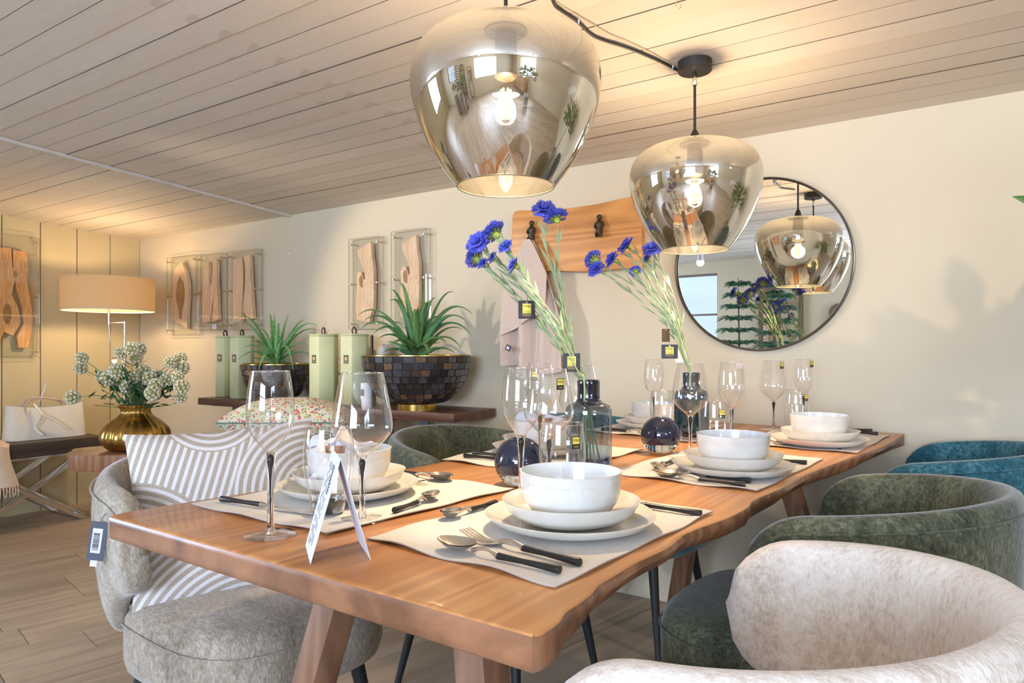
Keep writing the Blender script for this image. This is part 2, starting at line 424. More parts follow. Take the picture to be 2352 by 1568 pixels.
def subdiv(pts, k=3):
    o = []
    for i in range(len(pts)-1):
        p0 = pts[max(i-1, 0)]; p1 = pts[i]; p2 = pts[i+1]; p3 = pts[min(i+2, len(pts)-1)]
        for j in range(k):
            t = j/k
            o.append(tuple(.5*((2*p1[c])+(-p0[c]+p2[c])*t+(2*p0[c]-5*p1[c]+4*p2[c]-p3[c])*t*t+(-p0[c]+3*p1[c]-3*p2[c]+p3[c])*t**3) for c in range(len(p1))))
    o.append(tuple(pts[-1])); return o
rs = subdiv(right, 3); ls = subdiv(left, 3)
outline = rs + list(reversed(ls))        # anticlockwise: near right -> far right -> far left -> near left
nR = len(rs)
THK = .040
def lift(poly, ins, z):
    n = len(poly); out = []
    for i in range(n):
        x, y = poly[i]; k = ins(i, x, y)
        a, b = poly[i-1], poly[(i+1) % n]; tx, ty = b[0]-a[0], b[1]-a[1]; L = math.hypot(tx, ty) or 1
        out.append((x-ty/L*k, y+tx/L*k, z))
    return out
def live(i, x, y):     # undercut of the live edge; saw-cut ends stay square
    f = min(1, max(0, (y+1.02)/.1))*min(1, max(0, (1.05-y)/.06))
    return f
wob = lambda x, y: .35+.65*(.5+.5*math.sin(y*9+x*3))
layers = [lift(outline, lambda i, x, y: .003, TT), lift(outline, lambda i, x, y: .0, TT-.003),
          lift(outline, lambda i, x, y: -.005*live(i, x, y)*wob(x, y), TT-.013), lift(outline, lambda i, x, y: .006*live(i, x, y)*wob(x, y+.3), TT-.027),
          lift(outline, lambda i, x, y: .02*live(i, x, y)*wob(x, y), TT-THK+.003), lift(outline, lambda i, x, y: .003+.026*live(i, x, y)*wob(x, y), TT-THK)]
mb = MB(); n = len(outline); vs = [p for L in layers for p in L]
fs = [tuple(range(n)), tuple(reversed(range((len(layers)-1)*n, len(layers)*n)))]
for L in range(len(layers)-1):
    for k in range(n): fs.append((L*n+k, (L+1)*n+k, (L+1)*n+(k+1) % n, L*n+(k+1) % n))
top_me = mb.add(vs, fs).mesh('tabletop', None, smooth=50)
def table_top_mat():
    t = NT('live_edge_tabletop'); v = t.coord((1, .085, 1)); ve = t.coord((.35, 1, .6))
    big = t.noise(v, 3.2, 2, .5, .9); fine = t.noise(v, 60, 4, .6, .2)
    ring = t.math('MULTIPLY_ADD', t.math('SINE', t.math('MULTIPLY', t.noise(v, 4.2, 2, .45, .5), 120)), .5, .5)
    f = t.math('ADD', t.math('MULTIPLY', big, .55), t.math('ADD', t.math('MULTIPLY', fine, .25), t.math('MULTIPLY', ring, .2)))
    c = t.ramp(f, [(.28, lin((132, 78, 38))), (.5, lin((182, 118, 64))), (.74, lin((210, 150, 90)))])
    tc = t.node('ShaderNodeTexCoord'); sx = t.node('ShaderNodeSeparateXYZ'); t.con(tc.outputs['Object'], sx.inputs[0])
    # glued staves differ a little in tone
    st = t.node('ShaderNodeTexWhiteNoise', noise_dimensions='1D'); t.con(t.math('FLOOR', t.math('MULTIPLY', t.math('ADD', sx.outputs[0], .62), 6.3)), st.inputs['W'])
    c = t.mix(.32, c, t.ramp(st.outputs['Value'], [(0, lin((164, 110, 68))), (1, lin((214, 160, 110)))]), 'MIX')
    g = t.node('ShaderNodeNewGeometry'); sn = t.node('ShaderNodeSeparateXYZ'); t.con(g.outputs['Normal'], sn.inputs[0])
    side = t.math('LESS_THAN', sn.outputs[2], .55)
    e = t.ramp(t.math('ADD', t.math('MULTIPLY', t.noise(ve, 22, 4, .65, 1.2), .7), t.math('MULTIPLY', t.math('SINE', t.math('MULTIPLY', t.noise(ve, 5, 2, .5, 1), 60)), .12)), [(.25, lin((112, 74, 50))), (.7, lin((172, 120, 84)))])
    c = t.mix(side, c, e); t.con(c, t.b.inputs['Base Color']); t.set(t.b, Roughness=.38); t.b.inputs['Coat Weight'].default_value = .12
    t.bump(f, .08, .003); return t.mat
link('tabletop', top_me, table_top_mat(), tb)
def tleg(p0, a0, p1, a1):
    t0 = Vector((p0-.45, a0-1.1, TT-THK)); t1 = Vector((p1-.45, a1-1.1, 0)); h = .029; mb = MB(); vs = []
    for c, z in ((t1, 0), (t0, TT-THK)):
        for dx, dy in ((-h, -h), (h, -h), (h, h), (-h, h)): vs.append((c.x+dx-t0.x, c.y+dy-t0.y, z))
    mb.add(vs, [(3, 2, 1, 0), (4, 5, 6, 7), (0, 1, 5, 4), (1, 2, 6, 5), (2, 3, 7, 6), (3, 0, 4, 7)])
    mb.ob('leg', m_leg, tb, loc=(t0.x, t0.y, 0), bevel=.003, smooth=30)
tleg(.32, .28, .14, .17); tleg(.60, .28, .78, .17); tleg(.34, 1.80, .169, 1.924); tleg(.60, 1.80, .78, 1.93)
for a in (.28, 1.80):
    mb = MB(); mb.box(-.17, .19, a-1.1-.035, a-1.1+.035, TT-THK-.045, TT-THK-.0005); mb.ob('cross_rail', m_leg, tb, bevel=.003)

# ================================================================ tub chairs
def chair_path(t):
    """t in -1..1 along the back shell; returns point, outward normal"""
    r = .245; straight = .125; tot = PI*r+2*straight; s = (t+1)/2*tot
    if s < straight: y = .085-s; return Vector((-r-.01*(1-s/straight), y, 0)), Vector((-1, 0, 0))
    if s > tot-straight: q = s-(tot-straight); return Vector((r+.01*(q/straight), -.04+q, 0)), Vector((1, 0, 0))
    a = PI+(s-straight)/r; return Vector((r*math.cos(a), -.04+r*math.sin(a), 0)), Vector((math.cos(a), math.sin(a), 0))
def make_shell():
    mb = MB(); nt, ns = 61, 26; vs = []; seam = []
    for i in range(nt):
        t = -1+2*i/(nt-1); tt = max(-1, min(1, t)); at = abs(tt); c, nrm = chair_path(tt)
        sm_ = min(1, max(0, (at-.42)/.42)); sm_ = sm_*sm_*(3-2*sm_); top = .800-.060*at**1.7; bot = .39+.145*sm_
        if at > .78:
            q = (at-.78)/.22; mid = .640; hgt = math.sqrt(max(0, 1-q**2.4)); top = mid+(top-mid)*hgt; bot = mid+(bot-mid)*hgt
        hw = .030 if at < .9 else .030*math.sqrt(max(.02, 1-((at-.9)/.1)**2))
        H = max(.004, top-bot)
        for j in range(ns):
            a = 2*PI*j/ns; cx = math.cos(a); sz = math.sin(a); ex = .35
            x = hw*math.copysign(abs(cx)**(.75), cx); zz = math.copysign(abs(sz)**(.42), sz)
            z = (top+bot)/2+H/2*zz; rec = .045*(1-.5*at)*(max(0, z-.4)/.4)**1.3
            bulge = .012*math.sin(PI*min(1, max(0, (z-bot)/H)))
            vs.append(c+nrm*(x+rec+bulge)+Vector((0, 0, z)))
        z = top-.028; rec = .045*(1-.5*at)*(max(0, z-.4)/.4)**1.3
        if at < .93: seam.append(c+nrm*(hw+rec+.0035)+Vector((0, 0, z)))
    fs = []
    for i in range(nt-1):
        for j in range(ns): fs.append((i*ns+j, i*ns+(j+1) % ns, (i+1)*ns+(j+1) % ns, (i+1)*ns+j))
    fs += [tuple(reversed(range(ns))), tuple(range((nt-1)*ns, nt*ns))]
    sm = MB().tube(seam, .0022, 6)
    return mb.add(vs, fs).mesh('backrest', None, smooth=70), sm.mesh('seam', None, smooth=60)
def make_seat():
    mb = MB(); nu, nv = 48, 12; vs = []
    # superellipse footprint, x +-.25, y -.24..+.34
    rows = [(.90, .335), (.97, .345), (1.0, .375), (1.0, .44), (.985, .468), (.95, .485), (.88, .497), (.7, .506), (.45, .511), (.2, .513)]
    for (k, z) in rows:
        for i in range(nu):
            a = 2*PI*i/nu; cx, sy = math.cos(a), math.sin(a); e = .62
            x = .252*k*math.copysign(abs(cx)**e, cx); y = .05+.285*k*math.copysign(abs(sy)**e, sy)
            if y < -.1: x *= .93
            vs.append((x, y, z))
    fs = []
    for r in range(len(rows)-1):
        for i in range(nu): fs.append((r*nu+i, r*nu+(i+1) % nu, (r+1)*nu+(i+1) % nu, (r+1)*nu+i))
    fs += [tuple(reversed(range(nu))), tuple(range((len(rows)-1)*nu, len(rows)*nu))]
    sm = []
    for i in range(nu+1):
        a = 2*PI*i/nu; cx, sy = math.cos(a), math.sin(a); x = .2545*math.copysign(abs(cx)**.62, cx); y = .05+.2875*math.copysign(abs(sy)**.62, sy)
        if y < -.1: x *= .93
        sm.append((x, y, .452))
    return mb.add(vs, fs).mesh('seat', None, smooth=60), MB().tube(sm, .002, 6, caps=False).mesh('seam', None, smooth=60)
shell_me, seam_me = make_shell(); seat_me, sseam_me = make_seat()
legs_me = []
for sx, y0 in ((-1, -.14), (1, -.14), (-1, .22), (1, .22)):
    legs_me.append(MB().tube([(sx*.16, y0, .345), (sx*.215, y0+(.05 if y0 > 0 else -.07), 0)], [.019, .010], 14).mesh('leg', None, smooth=40))
m_bleg = flat('matt_black_leg', (28, 30, 32), .5, var=.1)
def chair(label, fab, loc, rz, group=None):
    t = thing('tub_chair', label, 'chair', loc, rz, group)
    def dm(me): c = me.copy(); c.materials.clear(); c.materials.append(fab); return c
    b = link('backrest', dm(shell_me), None, t); link('seam', dm(seam_me), None, b)
    s = link('seat', dm(seat_me), None, t); link('seam', dm(sseam_me), None, s)
    for me in legs_me: link('leg', me, m_bleg, t)
    return t
v_cream = velvet('cream_chenille', (184, 166, 148), (218, 206, 194), (234, 227, 219))
v_beige = velvet('beige_grey_chenille', (104, 92, 78), (150, 138, 122), (186, 177, 163))
v_green = velvet('moss_green_velvet', (40, 42, 32), (84, 86, 66), (128, 130, 104))
v_teal = velvet('teal_velvet', (18, 52, 66), (40, 90, 106), (92, 140, 150))
RR = AT+PI/2; LL = AT-PI/2
G = 'tub chairs round the dining table'
chair('cream chenille tub chair at the near right corner of the table', v_cream, T(.95, .36), RR, G)
chair('moss green velvet tub chair on the right, between cream and teal chairs', v_green, T(.915, 1.08), RR, G)
chair('teal velvet tub chair at far right against the pale wall', v_teal, T(.985, 1.89), RR, G)
chair('beige grey chenille tub chair at near left holding a striped cushion', v_beige, T(-.265, .41), LL, G)
chair('moss green velvet tub chair on the left behind the tall wine glasses', v_green, T(-.12, 1.19), LL, G)
chair('teal velvet tub chair at far left half hidden behind dark vases', v_teal, T(-.03, 1.87), LL, G)
# swing ticket on the beige chair
tk = bpy.data.objects['tub_chair.003']
# ================================================================ pendants
def shade_mat():
    t = NT('smoked_mirror_glass'); tc = t.node('ShaderNodeTexCoord'); sx = t.node('ShaderNodeSeparateXYZ'); t.con(tc.outputs['Object'], sx.inputs[0])
    h = t.math('DIVIDE', sx.outputs[2], .324)          # 0 at the open rim, 1 at the neck
    lw = t.node('ShaderNodeLayerWeight'); lw.inputs['Blend'].default_value = .5
    grad = t.ramp(h, [(.0, (.78,)*3+(1,)), (.62, (.70,)*3+(1,)), (.95, (.25,)*3+(1,))])
    f = t.math('MINIMUM', t.math('ADD', grad, t.math('MULTIPLY', t.math('POWER', lw.outputs['Facing'], 3), .4)), .97)
    tr = t.node('ShaderNodeBsdfTransparent'); tcol = t.ramp(h, [(0, (.36, .345, .30, 1)), (.6, (.40, .385, .35, 1)), (1, (.74, .72, .67, 1))]); t.con(tcol, tr.inputs[0])
    gl = t.node('ShaderNodeBsdfGlossy'); gl.inputs['Color'].default_value = (.80, .78, .74, 1); gl.inputs['Roughness'].default_value = .015
    di = t.node('ShaderNodeBsdfDiffuse'); di.inputs['Color'].default_value = (.26, .245, .22, 1)
    tl = t.node('ShaderNodeBsdfTranslucent'); tl.inputs['Color'].default_value = (.12, .11, .10, 1)
    dd = t.node('ShaderNodeMixShader'); dd.inputs[0].default_value = .35; t.con(di.outputs[0], dd.inputs[1]); t.con(tl.outputs[0], dd.inputs[2])
    a = t.node('ShaderNodeMixShader'); t.con(f, a.inputs[0]); t.con(tr.outputs[0], a.inputs[1]); t.con(gl.outputs[0], a.inputs[2])
    b = t.node('ShaderNodeMixShader'); t.con(t.ramp(h, [(.62, (.0,)*3+(1,)), (.97, (.34,)*3+(1,))]), b.inputs[0]); t.con(a.outputs[0], b.inputs[1]); t.con(dd.outputs[0], b.inputs[2])
    t.con(b.outputs[0], t.out.inputs[0]); return t.mat
m_shade = shade_mat()
m_bulb = emit('warm_bulb_glow', (1.0, .78, .50), 14)
m_fil = emit('filament_glow', (1.0, .84, .60), 60)
R0, H0 = .198, .324
prof_s = [(.06, 1.0), (.20, .998), (.42, .99), (.62, .965), (.78, .925), (.89, .87), (.955, .81), (.99, .74), (1.0, .67), (.990, .59), (.960, .50), (.912, .41), (.852, .32), (.783, .235), (.70, .150), (.61, .073), (.515, 0)]
pp = subdiv(prof_s, 3)
def pendant(x, y, zb, label, power):
    s, d = SD((x, y)); zc = ceil(s, d); zt = zb+H0
    t = thing('pendant_lamp', label, 'lamp', (x, y, zb), 0, 'smoked glass pendants over the table')
    MB().lathe([(r*R0, z*H0) for r, z in pp], 96).ob('lamp_shade', m_shade, t, smooth=80)
    MB().lathe([(.51*R0+.0016*math.cos(a), .0016*math.sin(a)) for a in [k*PI/3 for k in range(6)]], 96, close=True).ob('rim', m_sm_rim, t, smooth=80)
    MB().lathe([(.004, H0+.045), (.012, H0+.03), (.016, H0+.012), (.045, H0+.002), (.045, H0-.004), (.01, H0-.006)], 24).ob('cap', m_bmetal, t)
    MB().lathe([(0, H0-.006), (.022, H0-.008), (.024, H0-.05), (.024, H0-.095), (.018, H0-.10), (0, H0-.10)], 24).ob('socket', flat('grey_socket', (96, 86, 74), .4, metal=.6), t)
    b = MB().lathe([(0.013, H0-.098), (.015, H0-.112), (.024, H0-.128), (.031, H0-.148), (.033, H0-.165), (.030, H0-.183), (.020, H0-.196), (.0, H0-.201)], 24).ob('bulb', thin_glass('bulb_glass', (1, .97, .9), .06, .5, 3), t, smooth=80)
    fb = MB()
    for k in range(6):
        a = k*PI/3; fb.tube([(.010*math.cos(a), .010*math.sin(a), H0-.122), (.013*math.cos(a), .013*math.sin(a), H0-.180)], .0022, 6)
    fb.lathe([(0.0, H0-.185), (.010, H0-.18), (.0145, H0-.16), (.012, H0-.135), (0, H0-.125)], 12, mi=1)
    fb.ob('filament', [m_fil, m_bulb], b)
    MB().tube([(0, 0, H0+.01), (0, 0, zc-zb-.03)], .0042, 10).ob('rod', m_bmetal, t)
    MB().lathe([(.0055, zc-zb-.075), (.0075, zc-zb-.072), (.0075, zc-zb-.04), (.0055, zc-zb-.036)], 12).ob('rod_sleeve', m_steel, t)
    tilt = Matrix.Translation((0, 0, zc-zb)) @ Matrix.Rotation(0, 4, 'X')
    MB().lathe([(0, -.033), (.048, -.033), (.051, -.030), (.051, -.002), (0, -.002)], 40, M=tilt).ob('ceiling_rose', m_bmetal, t)
    l = bpy.data.lights.new('pendant_light', 'POINT'); l.energy = power; l.color = (1, .79, .55); l.shadow_soft_size = .03
    o = bpy.data.objects.new('pendant_light', l); C.objects.link(o); o.location = (x, y, zb+H0-.16)
m_sm_rim = flat('pale_glass_rim', (150, 134, 100), .3, metal=.5)
pendant(-.013, 1.432, 1.405, 'large smoked mirror-glass pendant nearest, at top centre of the photo', 60)
pendant(.558, 2.10, 1.371, 'smaller-looking smoked glass pendant further back under its round ceiling rose', 60)
# supply cable across the ceiling
pts = [cp(u, v) for u, v in ((1258, -60), (1272, 0), (1290, 18), (1325, 42), (1357, 72), (1385, 86), (1440, 104), (1490, 124), (1530, 142), (1568, 160))]
pts = [p-Vector((0, 0, .007)) for p in pts]; pts += [Vector((.53, 2.085, pts[-1].z-.002))]
cb = MB().tube(subdiv([tuple(p) for p in pts], 4), .0045, 8).ob('power_cable', m_bmetal)
tag(cb, 'black power cable running along the ceiling to the far rose', 'cable')
for u, v in ((1329, 43), (1545, 148)):
    p = cp(u, v)-Vector((0, 0, .007)); MB().lathe([(.0055, -.002), (.0065, 0), (.0055, .002)], 12, M=Matrix.Translation(p) @ Matrix.Rotation(PI/2, 4, 'Y')).ob('cable_tie', m_paper, cb)
pts = [cp(u, v)-Vector((0, 0, .004)) for u, v in ((1275, 0), (1340, 40), (1400, 75), (1440, 92), (1500, 120), (1550, 150))]
tag(MB().tube(pts, .0016, 6).ob('wire', flat('clear_wire', (190, 170, 140), .3)), 'thin pale wire beside the black cable on the ceiling', 'wire')
for k, (u, v) in enumerate(((1553, 3), )):
    p = cp(u, v); tag(MB().tube([p+Vector((0, 0, .002)), p-Vector((0, 0, .012)), p+Vector((.006, 0, -.02)), p+Vector((.012, 0, -.016)), p+Vector((.012, 0, -.008))], .0012, 6).ob('ceiling_hook', m_steel), 'small bare metal screw hook in the ceiling', 'hook')

# ================================================================ round mirror
mc = wallp(1759, 608)
MW = .352
def wall_thing(name, label, cat, s, z, off=0, group=None, extra=0):
    return thing(name, label, cat, W(s, off, z), RZ+extra, group)
s0, _ = SD(mc)
s_l, s_r = SD(wallp(1555, 608))[0], SD(wallp(1964, 608))[0]
mi = wall_thing('wall_mirror', 'round wall mirror with thin dark metal frame', 'mirror', (s_l+s_r)/2, EYE+(HY-608)/F*wallp(1750, 608).y, 0, None)
MR = (s_r-s_l)/2*1.0
rot = Matrix.Rotation(PI/2, 4, 'X')
t = NT('silvered_glass'); t.b.inputs['Base Color'].default_value = (.86, .87, .84, 1); t.set(t.b, Roughness=0, Metallic=1); m_mirror = t.mat
MB().lathe([(MR-.003, -.0), (MR-.003, .022), (MR-.001, .024), (MR+.002, .022), (MR+.002, 0)], 96, M=rot).ob('mirror_frame', flat('dark_nickel_frame', (112, 104, 96), .35, metal=.8), mi, smooth=50)
mt = Matrix.Rotation(math.radians(-1.4), 4, 'Z') @ Matrix.Rotation(math.radians(.0), 4, 'X')
MB().lathe([(MR-.005, .004), (MR-.005, .014), (MR-.0001-.007, .016)], 96, M=mt @ rot, cap0=True, cap1=True).ob('mirror_glass', m_mirror, mi, smooth=0)

# ================================================================ coat rack, hooks, towel
def wall_poly(pix, su, sv):
    """pixels on the wall -> local (x along wall, z up) about the origin pixel"""
    o = wallp(su, sv); so, _ = SD(o); out = []
    for u, v in pix:
        p = wallp(u, v); s, _ = SD(p); out.append((s-so, p.z-o.z))
    return out, so, o.z
pix = [(1187, 502), (1192, 489), (1204, 486), (1232, 486), (1262, 483), (1303, 482), (1345, 477), (1380, 472), (1420, 463), (1452, 457), (1476, 452), (1482, 470), (1482, 540), (1484, 600), (1480, 620), (1455, 618), (1400, 622), (1350, 626), (1300, 624), (1250, 625), (1215, 630), (1200, 632), (1184, 626), (1184, 580), (1186, 540)]
poly, rs0, rz0 = wall_poly(pix, 1330, 550)
MX = Matrix.Rotation(PI/2, 4, 'X')     # (x, y, z)->(x,-z,y): prism depth goes out of the wall
m_rack = wood('honey_rack_wood', (160, 100, 46), (226, 164, 96), axis=0, sc=5, rough=.4, bands=1.5, bump=.1)
rk = wall_thing('coat_rack', 'live-edge honey wood board coat rack on the wall', 'coat rack', rs0, rz0)
def wall_prism(mb, poly, d0, d1, mi=0):
    M = Matrix(((1, 0, 0, 0), (0, 0, -1, 0), (0, 1, 0, 0), (0, 0, 0, 1)))
    return mb.prism(poly, d0, d1, M=M, mi=mi)
wall_prism(MB(), [p for p in subdiv(poly+[poly[0]], 2)[:-1]], .0, .042).ob('board', m_rack, rk, bevel=.005)
def figure_hook(u, v):
    p = wallp(u, v); s, _ = SD(p); mb = MB(); x = s-rs0; z = p.z-rz0
    Mt = Matrix.Translation((x, -.056, z))
    sq = Matrix.Diagonal((1, .8, 1, 1))
    mb.lathe([(0, .052), (.008, .050), (.012, .042), (.011, .034), (.006, .028), (.013, .022), (.018, .010), (.014, -.006), (.015, -.020), (.013, -.04), (0, -.042)], 16, M=Mt @ sq)
    for sx in (-1, 1):
        mb.tube([Mt @ Vector((sx*.016, 0, .016)), Mt @ Vector((sx*.020, -.006, -.002)), Mt @ Vector((sx*.009, -.016, -.010))], .0045, 8)
        mb.tube([Mt @ Vector((sx*.007, -.004, -.014)), Mt @ Vector((sx*.009, -.012, -.030)), Mt @ Vector((sx*.008, -.006, -.048))], .0055, 8)
    mb.tube([Mt @ Vector((0, .016, .004)), Mt @ Vector((0, -.004, -.035)), Mt @ Vector((0.0, -.028, -.046)), Mt @ Vector((0, -.034, -.034))], .006, 8)
    return mb.ob('hook', m_bronze, rk, smooth=60)
figure_hook(1389, 524); figure_hook(1235, 536)
# towel hung from the left hook
m_towel = flat('dusty_pink_linen', (206, 186, 172), .95, var=.05, scale=120, bump=.5)
tw_s, _ = SD(wallp(1237, 560)); tz = wallp(1237, 556).z
tw = wall_thing('tea_towel', 'dusty pink linen tea towel hanging from the left hook', 'towel', tw_s, tz)
def towel_fn(u, v):
    # u across 0..1, v down 0..1; gathered at the hook, spreading below
    hw = .012+.145*min(1, v/.62)**.85; L = .60
    x = (u-.5)*2*hw + .02*v; z = -v*L + .018*math.sin(u*5+1)*v
    y = -.070-.030*v*(.6+.4*math.cos(u*PI*5))-.022*math.sin(u*PI*6+v*2)*min(1, v*2.5)
    return Vector((x, y, z))
def sheet(mb, fn, nu, nv, th=.003):
    a = [[fn(i/(nu-1), j/(nv-1)) for j in range(nv)] for i in range(nu)]; vs = []; 
    nrm = []
    for i in range(nu):
        for j in range(nv):
            du = a[min(i+1, nu-1)][j]-a[max(i-1, 0)][j]; dv = a[i][min(j+1, nv-1)]-a[i][max(j-1, 0)]
            nn = du.cross(dv); nn = nn.normalized() if nn.length > 1e-12 else Vector((0, 0, 1)); nrm.append(nn)
    flat_a = [a[i][j] for i in range(nu) for j in range(nv)]
    vs = [p+nn*th/2 for p, nn in zip(flat_a, nrm)]+[p-nn*th/2 for p, nn in zip(flat_a, nrm)]; K = nu*nv; fs = []
    for i in range(nu-1):
        for j in range(nv-1):
            q = (i*nv+j, (i+1)*nv+j, (i+1)*nv+j+1, i*nv+j+1); fs.append(q); fs.append(tuple(K+x for x in reversed(q)))
    rim = [(i, 0) for i in range(nu)]+[(nu-1, j) for j in range(1, nv)]+[(i, nv-1) for i in range(nu-2, -1, -1)]+[(0, j) for j in range(nv-2, 0, -1)]
    for k in range(len(rim)):
        p, q = rim[k], rim[(k+1) % len(rim)]; a0 = p[0]*nv+p[1]; b0 = q[0]*nv+q[1]; fs.append((b0, a0, K+a0, K+b0))
    mb.add(vs, fs); return mb
sheet(MB(), towel_fn, 40, 40).ob('cloth', m_towel, tw, smooth=70)
# front layer folded over, ending in a slanted hem
def towel2(u, v):
    hw = .014+.10*min(1, v/.5)**.9; x = (u-.5)*2*hw-.02*v; z = -v*(.335+.11*(1-u)) ; y = -.102-.03*v*(.5+.5*math.cos(u*PI*3))
    return Vector((x, y, z))
sheet(MB(), towel2, 24, 24).ob('fold', m_towel, tw, smooth=70)
mb = MB(); mb.box(-.013, .013, -.001, .001, -.013, .013, M=Matrix.Translation((-.075, -.148, -.50)) @ Matrix.Rotation(.5, 4, 'Y')); tl_ = mb.ob('label_patch', flat('navy_patch', (48, 52, 66), .8), tw)
MB().box(-.007, .007, -.0016, .001, -.007, .007, M=Matrix.Translation((-.075, -.149, -.50)) @ Matrix.Rotation(.5, 4, 'Y')).ob('emblem', m_paper, tl_)

# nails and marks on the wall
for u, v in ((636, 585), (664, 582), (695, 581), (722, 577), (748, 574), (780, 572)):
    p = wallp(u, v, .004); s, _ = SD(p)
    MB().lathe([(0, .006), (.0035, .005), (.0035, .002), (.0015, .002), (.0015, -.004)], 10, M=rot, cap1=True).ob('nail', m_steel, None, loc=W(s, .0, p.z), rot=(0, 0, RZ), smooth=40)
for o, w_ in zip([x for x in C.objects if x.name.split('.')[0] == 'nail'], ('leftmost', 'second from left', 'third from left', 'fourth from left', 'fifth from left', 'rightmost')): tag(o, 'small bare wall nail between the acrylic panels, %s of six' % w_, 'nail', 'row of bare nails')

# ================================================================ wood slices in acrylic
def slice_mat(name, dk, lt):
    t = NT(name); v = t.coord((1, 1, .22)); big = t.noise(v, 9, 2, .5, 1.2); ring = t.math('MULTIPLY_ADD', t.math('SINE', t.math('MULTIPLY', big, 60)), .5, .5)
    f = t.math('ADD', t.math('MULTIPLY', t.noise(v, 60, 3, .6), .35), t.math('ADD', t.math('MULTIPLY', ring, .3), t.math('MULTIPLY', big, .4)))
    t.con(t.ramp(f, [(.25, lin(dk)), (.75, lin(lt))]), t.b.inputs['Base Color']); t.set(t.b, Roughness=.6); return t.mat
m_slice = slice_mat('pale_peach_wood', (218, 176, 138), (240, 208, 174)); m_heart = flat('brown_heartwood', (158, 116, 66), .6, var=.25, scale=30)
m_slice_o = slice_mat('orange_wood', (204, 142, 80), (236, 182, 120))
def acrylic(label, u0, u1, vt, vb, slices, hearts=(), white=None, um=None, pin_mat=m_steel):
    um = um or (u0+u1)/2; c = wallp(um, (vt+vb)/2); s_0 = SD(wallp(u0, 700))[0]; s_1 = SD(wallp(u1, 700))[0]; zt = wallp(um, vt).z; zb = wallp(um, vb).z
    sm, zm = (s_0+s_1)/2, (zt+zb)/2; hw, hh = (s_1-s_0)/2, (zt-zb)/2
    t = wall_thing('framed_wood_slice', label, 'wall art', sm, zm, 0, 'wood slices mounted in clear acrylic')
    fill_acrylic(t, hw, hh, slices, hearts, white, None)
    return t
def fill_acrylic(t, hw, hh, slices, hearts, white, sm_):
    MB().box(-hw, hw, -.048, -.043, -hh, hh).ob('front_panel', m_acryl, t, smooth=0)
    MB().box(-hw, hw, -.014, -.010, -hh, hh).ob('back_panel', m_acryl, t, smooth=0)
    for y in (-.048, -.014): MB().box(-hw-.0012, -hw+.0008, y, y+.005, -hh, hh).box(hw-.0008, hw+.0012, y, y+.005, -hh, hh).box(-hw, hw, y, y+.005, hh-.0008, hh+.0012).box(-hw, hw, y, y+.005, -hh-.0012, -hh+.0008).ob('polished_edge', thin_glass('acrylic_edge', (.80, .79, .76), .22, .5, 2), t, smooth=0)
    for x in (-hw+.014, hw-.014):
        for z in (-hh+.03, 0, hh-.03):
            MB().lathe([(0, .056), (.006, .055), (.0065, .050), (.0042, .048), (.0042, 0)], 12, M=Matrix.Translation((x, 0, z)) @ rot).ob('standoff', m_steel, t)
    for pl in slices:
        wall_prism(MB(), [(x*hw, z*hh) for x, z in pl], .016, .041).ob('wood_slice', m_slice, t, bevel=.0015, seg=1)
    for pl in hearts:
        wall_prism(MB(), [(x*hw, z*hh) for x, z in pl], .0405, .0418).ob('heartwood', m_heart, t, smooth=0)
    if white:
        x, z = white[0]*hw, white[1]*hh
        wp = MB().box(x-.021, x+.021, -.0505, -.0485, z-.015, z+.015).ob('price_label', m_paper, t, smooth=0)
        MB().box(x-.003, x+.003, -.0512, -.0505, z-.001, z+.009).ob('mark', flat('maroon_print', (96, 40, 50), .6), wp, smooth=0)
def el(cx, cz, rx, rz_, n=20, pw=1): return [(cx+rx*math.cos(2*PI*k/n), cz+rz_*math.sin(2*PI*k/n)) for k in range(n)]
acrylic('oval-topped wood slice with brown heart in acrylic, leftmost on the long wall', 398, 464, 590, 768,
        [[(-.62, -.62), (-.70, 0), (-.66, .45), (-.45, .72), (-.15, .82), (.02, .84), (.25, .6), (.42, .3), (.44, 0), (.36, -.35), (.34, -.86), (-.05, -.74), (-.45, -.66)]],
        [[(-.40, .02), (-.32, .36), (-.14, .50), (.10, .36), (.22, .12), (.18, -.14), (.02, -.40), (.0, -.60), (-.14, -.60), (-.22, -.36), (-.36, -.16)]])
acrylic('split wood slice in acrylic with a small white label at its foot', 468, 525, 585, 758,
        [[(-.62, .70), (-.2, .82), (-.12, .3), (-.1, -.78), (-.66, -.82), (-.68, 0)], [(-.07, .15), (.10, .25), (.18, .84), (.48, .86), (.5, .3), (.62, -.74), (.10, -.8), (-.06, -.5)]],
        [[(.10, -.4), (.22, -.2), (.30, 0), (.2, -.5), (.12, -.76), (.05, -.76)]], (.42, -.92))
acrylic('split wood slice in acrylic above the small aloe, third from the corner', 537, 606, 577, 757,
        [[(-.7, .78), (-.08, .84), (.05, .5), (-.02, .0), (-.12, -.4), (-.12, -.84), (-.68, -.82)], [(.06, .86), (.42, .88), (.5, .3), (.66, -.72), (.3, -.76), (.0, -.5), (.12, .1), (.14, .5)]],
        [[(.0, .8), (.1, .5), (.05, 0), (.0, -.1), (.02, .4)]])
branch = [(-.48, .74), (.42, .90), (.50, .55), (.62, .3), (.62, -.1), (.60, -.55), (.42, -.68), (.34, -.86), (-.1, -.84), (-.55, -.78), (-.62, -.4), (-.50, .0), (-.56, .16), (-.42, .27), (-.22, .26), (-.06, .10), (.05, .08), (-.02, .26), (-.30, .52), (-.42, .60)]
acrylic('forked wood slice in acrylic left of the large aloe', 815, 884, 548, 756, [branch], [[(-.35, .1), (-.2, .2), (-.1, .1), (-.1, -.1), (-.3, -.05)]])
